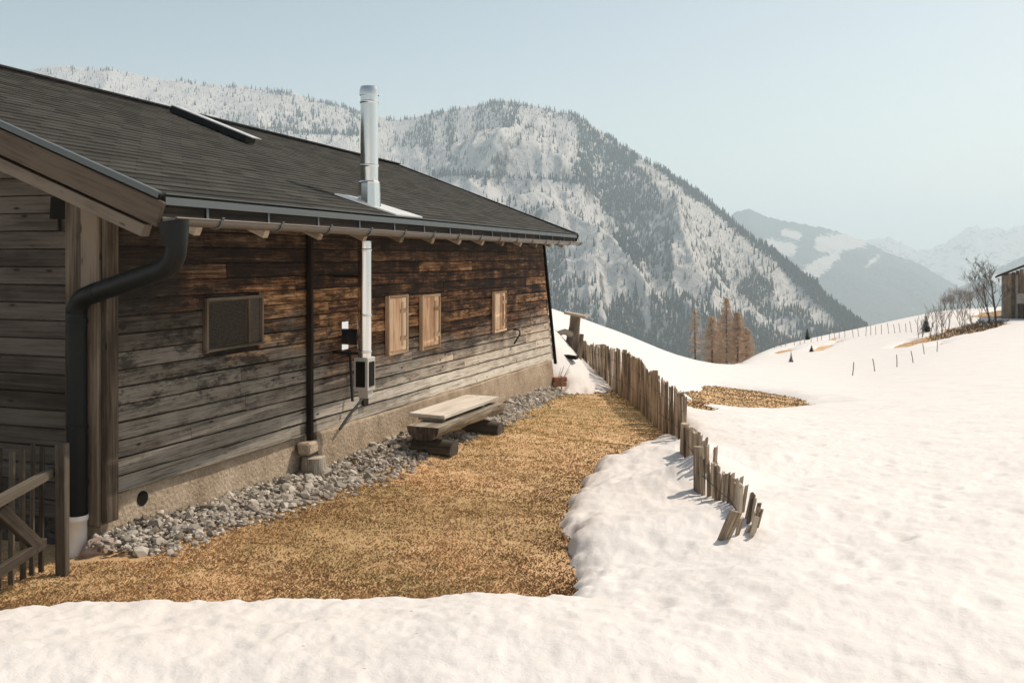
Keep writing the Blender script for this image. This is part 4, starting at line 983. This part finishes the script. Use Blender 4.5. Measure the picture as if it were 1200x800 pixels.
# marker stakes on the hill
rowA = [(872,418),(884,413),(897,409)]+[(u, np.interp(u, [905,960,1004,1050,1109], [407,398,393,388.5,386])) for u in range(908, 1112, 7)]
proto = None
def stake(u, v, h, lab, grp):
    global proto
    c = ray(u, v, top_z, y0=20); c[2] = float(top_z(c[0], c[1]))
    if proto is None:
        mb = MB(); mb.tube([[0,0,-.2],[0.01,0,.5],[0,0,1.0]], [.024,.022,.02], 6); proto = mb.build('fence_stake', M['postsmall']); o = proto
    else: o = proto.copy(); COL.objects.link(o)
    o.location = [float(q) for q in c]; o.scale = (1, 1, h); o.rotation_euler = (random.uniform(-.08,.08), random.uniform(-.18,.18), 0); tag(o, lab, 'stake', grp)
for u, v in rowA: stake(u+random.uniform(-2,2), v+1.5, random.uniform(.7, 1.0), 'thin grey stake in the long row along the snowy hill crest', 'stakes along the hill crest')
for (u, v), lab in zip([(999,440),(1025,435),(1051,430),(1070,425),(1083,415),(1098,412)], ['thin grey stake on the snow slope, lowest and leftmost of the lower row','second stake from the left in the lower row on the snow slope','third stake from the left in the lower row on the snow slope','fourth stake of the lower row, below the brown bank','fifth stake of the lower row, just under the brown bank','last stake of the lower row, nearest to the brown bank']):
    stake(u, v, .6, lab, 'stakes of the lower row')
# ------------------------------------------------------------------ barn at the right edge
bxw, byw = px(1176, 0, 80)[0], 80.; bz = float(base_z(bxw+2, byw))-.1; ez = px(0, 322, 80)[2]
barn = thing('barn', 'dark timber barn with a shallow roof at the right edge of the hill', 'barn', (bxw, byw, bz))
mb = MB(); Wd, Dp = 9.0, 8.0; rz = ez+Wd/2*.45
def bp(x, y, z): return np.array([bxw+x, byw+y, z])
for i in range(30):
    x0 = i*Wd/30; mb_h = ez+min(x0+.15, Wd-x0-.15)*.45-.1; mb.box(bp(x0+.15, 0, (bz-.6+mb_h)/2), Z*(mb_h-bz+.6)/2, [.14,0,0], [0,.05,0])
mb.box(bp(.05, Dp/2, (bz-.6+ez)/2), [0,Dp/2,0], Z*(ez-bz+.6)/2, [.05,0,0]); mb.box(bp(Wd-.05, Dp/2, (bz-.6+ez)/2), [0,Dp/2,0], Z*(ez-bz+.6)/2, [.05,0,0]); mb.box(bp(Wd/2, Dp, (bz-.6+ez)/2), [Wd/2,0,0], Z*(ez-bz+.6)/2, [0,.05,0])
mb.build('wall', M['barn'], barn)
mb = MB()
for sg in (0, 1):
    xa, xb = (-.6, Wd/2+.02) if not sg else (Wd+.6, Wd/2-.02); za, zb2 = ez-.27, rz
    mb.add([bp(xa,-.9,za+.15), bp(xb,-.9,zb2+.15), bp(xb,Dp+.6,zb2+.15), bp(xa,Dp+.6,za+.15), bp(xa,-.9,za-.0), bp(xb,-.9,zb2-.0), bp(xb,Dp+.6,zb2), bp(xa,Dp+.6,za)], [(0,1,2,3),(7,6,5,4),(0,4,5,1),(1,5,6,2),(2,6,7,3),(3,7,4,0)])
mb.build('roof', M['shingle'], barn)
mb = MB(); mb.box(bp(3.4, -.08, ez-.55), [1.6,0,0], [0,.04,0], Z*.45); mb.build('window', M['void'], barn)
mb = MB(); mb.box(bp(3.6, -.55, ez-1.62), [2.6,0,0], [0,.5,.0], Z*.04); mb.box(bp(3.6,-1.1, ez-1.95), [2.6,0,0], [0,.04,0], Z*.42); mb.build('balcony_front', M['barnlight'], barn)
mb = MB(); mb.box(bp(3.8, -.5, (ez-2.4+bz-.6)/2), [2.3,0,0], [0,.45,0], Z*((ez-2.4-bz+.6)/2)); mb.build('annex', M['gate'], barn)
mb = MB()
for x_ in (-.05, 1.0): mb.box(bp(x_, -.12, (ez+bz)/2), Z*(ez-bz)/2, [.1,0,0], [0,.08,0])
mb.build('post', M['postsmall'], barn)
barn.rotation_euler = (0, 0, math.radians(-29))

# ------------------------------------------------------------------ mountains
def mat_mountain(name, snowc, rock, treec, sc_=1., thr_=.74):
    t = NT(name); f = t.attr('forest'); p = t.pos()
    n = t.noise(t.mapv(p, (1, 1, .35)), .03*sc_, 6, .7); n2 = t.noise(t.mapv(p, (1, 1, .25)), .12*sc_, 5, .75)
    thr = t.math('ADD', t.math('MULTIPLY', n, .55), t.math('MULTIPLY', n2, .45))
    k = t.math('ADD', t.math('SUBTRACT', thr, thr_), t.math('MULTIPLY', t.math('POWER', f, 2.), .32)); k = t.maprange(k, -.03, .05)
    sp = t.ramp(t.noise(t.mapv(p, (1, 1, .5)), .25*sc_, 4, .8), [(.42, 0.), (.58, 1.)])
    dark = t.mix(sp, treec, rock)
    nz = t.sep(t.n.new('ShaderNodeNewGeometry').outputs['Normal'])[2]; st_ = t.maprange(t.math('ADD', nz, t.math('MULTIPLY', t.math('SUBTRACT', n2, .5), .5)),   .56, .44)
    t.col(t.mix(st_, t.mix(k, snowc, dark), rock)); t.b.inputs['Roughness'].default_value = .9; t.b.inputs['Specular IOR Level'].default_value = .1
    t.bump(n2, 1., 6/sc_); return t.m
M['mountain'] = mat_mountain('mountain_snow_and_scrub', (.6,.585,.56), (.14,.14,.12), (.05,.055,.045))
M['mountain2'] = mat_mountain('far_mountain_forest', (.62,.6,.57), (.11,.14,.15), (.03,.05,.062), .35, .64)  # haze blue mixed into the rock and tree colours
CU = np.array([-700,-300,-100,30,70,130,200,270,340,400,440,470,500,540,590,640,675,700,740,780,820,850,880,920,960,1000,1020,1060,1120,1300])
CV = np.array([250,120,90,80,76,82,94,101,109,124,139,141,134,127,122,127,137,154,179,199,226,249,273,303,338,373,388,425,480,600])
CYU = np.array([-700,-100,300,450,650,700,850,1000,1300]); CY = np.array([2500,2500,2600,2500,2300,2200,1850,1500,1200])
Y0 = 650.
def crest(u):
    yc = np.interp(u, CYU, CY); v = np.interp(u, CU, CV); v = (v+np.interp(u-9, CU, CV)+np.interp(u+9, CU, CV))/3
    return yc, (V0-v)/F*yc
def mount_z(u, y):
    yc, zc = crest(u); zb = -330.; t_ = (y-Y0)/(yc-Y0); a = (u-U0)/F; x = a*y
    tc = np.clip(t_, 0, 1)
    z = zb+(zc-zb)*(tc*.82+.18*tc**2.2)
    # ledge and cliff band under the summit
    lv = V0-F*z/y
    led = sstep(455, 520, u)*sstep(720, 660, u)
    z = z+led*(48*sstep(232, 206, lv)*sstep(150, 200, lv)-0)
    led2 = sstep(180, 280, u)*sstep(470, 430, u); z = z+led2*16*sstep(185, 163, lv)*sstep(120, 155, lv)
    env = sstep(0, .15, t_)*(1-.86*sstep(.72, 1., t_))
    g_ = (ridged(x*.0042+.3*fbm(x*.003, y*.003, 2, 71), y*.0016, 4, 51)-.6)*190*env*(.55+.45*sstep(380, 560, u))
    g_ = g_+(ridged(x*.013+y*.006, y*.006-x*.003, 4, 57)-.6)*24*env+fbm(x*.03, y*.02, 4, 58)*5*env
    g_ = g_+fbm(x*.02, y*.02, 4, 59)*5*(1-env)
    z = z+g_*np.where(t_ > 1, .3, 1)
    z = np.where(t_ > 1, z-(y-yc)*.75, z)
    return z
nu, ny = 900, 420
us = np.linspace(-260, 1180, nu); ts = np.concatenate([np.linspace(0, 1, ny), np.linspace(1.004, 1.35, 30)])
TT, UU = np.meshgrid(ts, us, indexing='ij'); YC, _ = crest(UU); YY = Y0+(YC-Y0)*TT; ZZ = mount_z(UU, YY); XX = (UU-U0)/F*YY
DP = np.array([(50,85,.3),(150,100,.12),(250,115,.28),(300,130,.12),(200,130,.18),(270,152,.5),(330,150,.45),(380,156,.4),(430,160,.45),(330,172,.08),(400,130,.25),(420,180,.1),(380,185,.12),
 (470,160,.32),(520,140,.38),(560,150,.4),(600,140,.42),(640,135,.3),(662,160,.06),(630,182,.1),(590,168,.25),(560,172,.08),(620,150,.3),(650,150,.2),(500,166,.42),(490,190,.25),(545,192,.45),(585,190,.5),(640,200,.08),(615,165,.2),
 (500,228,.1),(560,226,.03),(640,228,.05),(585,250,.3),(622,255,.45),(600,275,.35),(555,250,.15),(660,245,.2),(520,240,.1),(690,140,.7),(690,165,.75),(705,182,.55),(720,200,.65),(690,205,.75),(740,250,.75),(730,230,.8),(700,245,.55),(680,280,.25),
 (650,300,.55),(640,345,.8),(690,300,.12),(712,335,.15),(730,300,.6),(660,335,.6),(680,365,.7),(722,372,.85),(757,300,.5),(775,262,.3),(800,262,.22),(780,332,.4),(820,332,.28),(845,352,.2),(800,302,.2),(860,330,.4),(885,345,.5),
 (760,372,.85),(800,382,.9),(850,385,.75),(900,372,.6),(820,285,.12),(870,300,.25),(660,400,.95),(740,402,.95),(800,420,.95),(880,400,.85),(950,400,.7),(600,330,.7),(600,300,.5),(920,350,.25),(940,380,.4),(0,120,.3),(-200,150,.4),(300,220,.4),(450,250,.4),(1050,430,.9),(800,240,.35),(760,215,.4)])
def band(u, v, pts, wid):
    d = np.full(u.shape, 1e9)
    for (a, b), (c, e) in zip(pts[:-1], pts[1:]):
        t_ = np.clip(((u-a)*(c-a)+(v-b)*(e-b))/((c-a)**2+(e-b)**2), 0, 1); d = np.minimum(d, np.hypot(u-a-t_*(c-a), v-b-t_*(e-b)))
    return np.exp(-(d/wid)**2)
def dens(u, v, vc):
    sh = u.shape; u = u.ravel(); v = v.ravel(); vc = vc.ravel(); num = np.zeros(len(u)); den = np.zeros(len(u))
    for a, b, d in DP:
        w = 1/(((u-a)*.8)**2+((v-b)*1.2)**2+60)**1.6; num += w*d; den += w
    d = num/den; off = v-vc
    d = np.maximum(d, .95*sstep(690, 720, u)*sstep(34, 14, off))
    d = np.maximum(d, .42*sstep(8, 2, off)*sstep(110, 260, u))
    d = np.maximum(d, .98*band(u, v, [(505,206),(530,204),(600,209),(680,212)], 4.6))
    d = np.maximum(d, .8*band(u, v, [(285,152),(330,150),(350,156),(430,158)], 3.))
    for pts_, wd_, k in [([(752,193),(800,232),(850,268),(900,312),(965,375)], 9, .9), ([(690,238),(705,280),(738,318)], 9, .85), ([(738,318),(715,345),(707,375),(705,390)], 5, .9), ([(755,350),(758,390)], 4, .7), ([(640,215),(560,222),(500,222)], 6, .8), ([(870,360),(930,395)], 6, .5), ([(600,290),(570,330)], 6, .5), ([(690,140),(712,165),(735,180)], 4, .6)]:
        d = d*(1-k*band(u, v, pts_, wd_))
    return d.reshape(sh)
VV = V0-F*ZZ/YY; VC = np.broadcast_to(np.interp(UU, CU, CV), UU.shape); DD = dens(UU, VV, VC)
DD = np.clip(DD+fbm(UU*.05, VV*.02, 3, 81)*.18, 0, 1)
mt = big_mesh('mountain', np.stack([XX, YY, ZZ], -1).reshape(-1, 3), grid_faces(len(ts), nu), M['mountain'], {'forest': DD.ravel()}); kind(mt, 'structure')
# forest
def tree_tpl(seg, tiers):
    V = []; Fc = []
    for t_ in range(tiers):
        z0 = t_/tiers*.85; z1 = min(1, z0+1.15/tiers+.1); r = (1-z0*.9)*.5; b = len(V)
        for k in range(seg):
            a = 2*math.pi*(k+t_*.5)/seg; V.append((r*math.cos(a), r*math.sin(a), z0))
        V.append((0, 0, z1))
        for k in range(seg): Fc.append((b+k, b+(k+1) % seg, b+seg))
    return np.array(V), np.array(Fc)
def plant(u, y, hmin, hmax, name, mat, label, tpl, wr=(.28, .42)):
    x = (u-U0)/F*y; z = mount_z(u, y); n = len(u); TV, TF = tpl; h = hmin+(hmax-hmin)*RS.rand(n)**1.7; w = h*RS.uniform(wr[0], wr[1], n)
    a = RS.uniform(0, 6.28, n); c, s_ = np.cos(a)[:,None], np.sin(a)[:,None]
    V = np.empty((n, len(TV), 3)); jr = 1+RS.uniform(-.25, .25, (n, len(TV)))
    V[:,:,0] = (TV[:,0]*c-TV[:,1]*s_)*w[:,None]*jr+x[:,None]; V[:,:,1] = (TV[:,0]*s_+TV[:,1]*c)*w[:,None]*jr+y[:,None]; V[:,:,2] = TV[:,2]*h[:,None]+z[:,None]-h[:,None]*.06
    Fc = (TF[None]+(np.arange(n)*len(TV))[:,None,None]).reshape(-1, 3)
    o = big_mesh(name, V.reshape(-1, 3), Fc, mat, {'rnd': np.repeat(RS.rand(n), len(TV))}, smooth=False); kind(o, 'stuff', label); return o
t = NT('distant_conifers'); r = t.attr('rnd'); t.col(t.ramp(r, [(0, (.010,.024,.028)), (.6, (.024,.044,.048)), (1, (.05,.066,.062))])); t.b.inputs['Specular IOR Level'].default_value = .05; M['conifer'] = t.m  # blue of the haze painted into the needle colour
t = NT('distant_bare_trees'); r = t.attr('rnd'); t.col(t.ramp(r, [(0, (.1,.08,.065)), (1, (.22,.18,.15))])); M['baretree'] = t.m
def scatter(n, fn):
    u = RS.uniform(-60, 1060, n); t_ = RS.rand(n)**.55; yc, _ = crest(u); y = Y0+(yc-Y0)*(.12+.875*t_); z = mount_z(u, y); v = V0-F*z/y; vc = np.interp(u, CU, CV)
    d = np.clip(dens(u, v, vc)+.0, 0, 1)
    cl = fbm(u*.07, v*.03, 4, 83)*.5+.5; k = fn(d, cl, u, v); return u[k], y[k]
u_, y_ = scatter(150000, lambda d, cl, u, v: RS.rand(len(d)) < np.clip((d**1.3*1.45-cl*.7)*1.1, 0.012, 1)*np.where(v > 430, .1, 1))
u_, y_ = u_[:42000], y_[:42000]
plant(u_, y_, 7, 17, 'mountain_forest', M['conifer'], 'dense dark conifer forest clinging to the snowy mountain face', tree_tpl(5, 3))
u2, y2 = scatter(60000, lambda d, cl, u, v: RS.rand(len(d)) < np.clip(.5-abs(d-.42), 0, .4)*.8)
plant(u2[:14000], y2[:14000], 6, 11, 'bare_woodland', M['baretree'], 'grey brown leafless woodland between the conifers on the mountain', tree_tpl(3, 1), (.10, .22))
# single conifers along the mountain crest against the sky
TV, TF = tree_tpl(7, 5); TV = TV.copy(); TV[:, :2] *= (1+RS.uniform(-.2, .2, (len(TV), 1)))
me = bpy.data.meshes.new('crest_conifer'); me.from_pydata([tuple(p) for p in TV*np.array([.36,.36,1])], [], [tuple(int(i) for i in f) for f in TF]); me.materials.append(M['conifer'])
at = me.attributes.new('rnd', 'FLOAT', 'POINT'); at.data.foreach_set('value', np.full(len(TV), .3, np.float32))
cnt = 0
segs_ = [(95, 445, 90, 'small conifer on the long left crest of the mountain, behind the hut roof', 'conifers on the left crest'), (450, 690, 85, 'small conifer on the rounded summit crest right of the flue', 'conifers on the summit crest'), (700, 1010, 120, 'conifer on the right ridge falling towards the valley', 'conifers on the falling right ridge')]
for ua, ub, n, lab, grp in segs_:
    k = 0
    while k < n:
        u = RS.uniform(ua, ub)
        if vnoise(np.array([u*.06]), np.array([1.]), 33)[0] < .3: continue
        yc, _ = crest(np.array([u])); y = yc*(1-RS.uniform(0, .012)); z = mount_z(np.array([u]), y)
        o = bpy.data.objects.new('crest_conifer', me); COL.objects.link(o); h = RS.uniform(8, 15)*(1.15 if u > 700 else 1); o.location = (float((u-U0)/F*y[0]), float(y[0]), float(z[0])-1.2); o.scale = (h*RS.uniform(.8, 1.2), h, h); o.rotation_euler = (0, 0, RS.uniform(0, 6))
        tag(o, lab, 'conifer', grp); k += 1
# farther ridges
def ridge(name, cu, cv, yc, y0, zb, seed, fdens, mat, amp=90, uu=(700, 1500), jag=4):
    us = np.linspace(uu[0], uu[1], 420); ts = np.concatenate([np.linspace(0, 1, 150), np.linspace(1.01, 1.3, 12)]); T_, U_ = np.meshgrid(ts, us, indexing='ij')
    v = np.interp(U_, cu, cv); zc = (V0-v)/F*yc; Y_ = y0+(yc-y0)*T_; X_ = (U_-U0)/F*Y_; tc = np.clip(T_, 0, 1); env = sstep(0, .2, T_)*(1-.85*sstep(.75, 1, T_))
    k = 2400./yc
    Z_ = zb+(zc-zb)*tc**1.1+(ridged(X_*.0028*k+seed, Y_*.0016*k, 5, seed)-.6)*amp*env+fbm(U_*.25, T_*8, 4, seed+5)*jag*sstep(.85, 1., T_)
    Z_ = np.where(T_ > 1, Z_-(Y_-yc)*.7, Z_)
    Vp = V0-F*Z_/Y_; D_ = fdens(U_, Vp)
    kind(big_mesh(name, np.stack([X_, Y_, Z_], -1).reshape(-1, 3), grid_faces(len(ts), len(us)), mat, {'forest': D_.ravel()}), 'structure')
def f2(u, v):
    d = .95+0*u
    for pts_, wd_, k in [([(965,285),(990,284),(1008,280)], 8, 1.), ([(905,288),(925,292)], 7, .9), ([(945,322),(965,312)], 7, .9), ([(920,273),(935,276)], 4, .8), ([(1050,285),(1110,302)], 5, .3), ([(980,300),(960,310)], 5, .6), ([(1015,312),(1030,300)], 3, .4)]: d = d-k*1.1*band(u, v, pts_, wd_)
    return np.clip(d, 0, 1)
ridge('far_mountain', [700,840,862,878,895,910,940,980,1010,1040,1070,1100,1130,1170,1300,1500], [300,262,248,244,252,257,262,271,282,296,306,322,340,362,420,460], 5200., 2600., -420., 3, f2, M['mountain2'], 130, jag=9)
ridge('hazy_range', [700,900,1000,1040,1055,1075,1085,1100,1118,1130,1145,1152,1165,1180,1200,1230,1300,1500], [330,300,284,277,282,292,292,288,277,268,264,270,266,268,262,252,240,250], 7200., 5600., -500., 8, lambda u, v: .55+0*u, M['mountain2'], 160, jag=22)
ridge('near_shoulder', [1000,1060,1110,1150,1200,1260,1500], [420,380,345,322,300,285,270], 4200., 2300., -420., 12, lambda u, v: np.clip(.95-1.0*band(u, v, [(1105,303),(1150,318),(1175,330)], 5), 0, 1), M['mountain2'], 60, uu=(1000, 1600), jag=7)

# ------------------------------------------------------------------ haze
SUN_EL, SUN_AZ = math.radians(51), math.radians(55)
hz = bpy.data.meshes.new('haze'); X0, X1, YA, YB, ZA, ZB = -17500, 17500, -17500, 17500, -700, 760
hz.from_pydata([(x, y, z) for z in (ZA, ZB) for y in (YA, YB) for x in (X0, X1)], [], [(0,2,3,1),(4,5,7,6),(0,1,5,4),(2,6,7,3),(0,4,6,2),(1,3,7,5)])
m = bpy.data.materials.new('haze_air'); m.use_nodes = True; nt = m.node_tree; nt.nodes.remove(nt.nodes['Principled BSDF'])
pv = nt.nodes.new('ShaderNodeVolumePrincipled'); pv.inputs['Color'].default_value = (.715, .885, 1., 1); pv.inputs['Density'].default_value = .000215; pv.inputs['Anisotropy'].default_value = .25
nt.links.new(pv.outputs[0], nt.nodes['Material Output'].inputs['Volume']); hz.materials.append(m)
ho = bpy.data.objects.new('haze', hz); COL.objects.link(ho); kind(ho, 'stuff', 'pale bluish spring haze filling the valley')

# ------------------------------------------------------------------ light, sky, camera
w = bpy.data.worlds.new('World'); sc.world = w; w.use_nodes = True; nt = w.node_tree
sky = nt.nodes.new('ShaderNodeTexSky'); sky.sky_type = 'NISHITA'; sky.sun_disc = False; sky.sun_elevation = SUN_EL; sky.sun_rotation = SUN_AZ
sky.air_density = 1.0; sky.dust_density = 3.2; sky.ozone_density = 1.0; sky.altitude = 1200
mx = nt.nodes.new('ShaderNodeMix'); mx.data_type = 'RGBA'; mx.blend_type = 'MULTIPLY'; mx.inputs[0].default_value = 1; mx.inputs[7].default_value = (1.19, 1.04, .82, 1)
nt.links.new(sky.outputs[0], mx.inputs[6]); nt.links.new(mx.outputs[2], nt.nodes['Background'].inputs[0]); nt.nodes['Background'].inputs[1].default_value = .112
ld = bpy.data.lights.new('sun', 'SUN'); ld.energy = 3.75; ld.angle = math.radians(.53); ld.color = (1, .87, .735)
lo = bpy.data.objects.new('sun', ld); COL.objects.link(lo)
Sd = Vector((math.sin(SUN_AZ)*math.cos(SUN_EL), math.cos(SUN_AZ)*math.cos(SUN_EL), math.sin(SUN_EL)))
lo.rotation_euler = Sd.to_track_quat('Z', 'Y').to_euler(); lo.location = (20, 10, 40)
cam = bpy.data.cameras.new('camera'); co = bpy.data.objects.new('camera', cam); COL.objects.link(co); sc.camera = co
cam.sensor_width = 36; cam.lens = F/1200*36; cam.shift_y = -(400-V0)/1200; cam.clip_start = .05; cam.clip_end = 60000
co.rotation_euler = (math.pi/2, 0, 0)
vs_ = sc.view_settings; vs_.view_transform = 'Standard'; vs_.look = 'None'; vs_.exposure = .3; vs_.gamma = 1; vs_.use_curve_mapping = False
cy = sc.cycles; cy.max_bounces = 10; cy.diffuse_bounces = 4; cy.volume_bounces = 4; cy.use_denoising = True
print('pickets', npk)
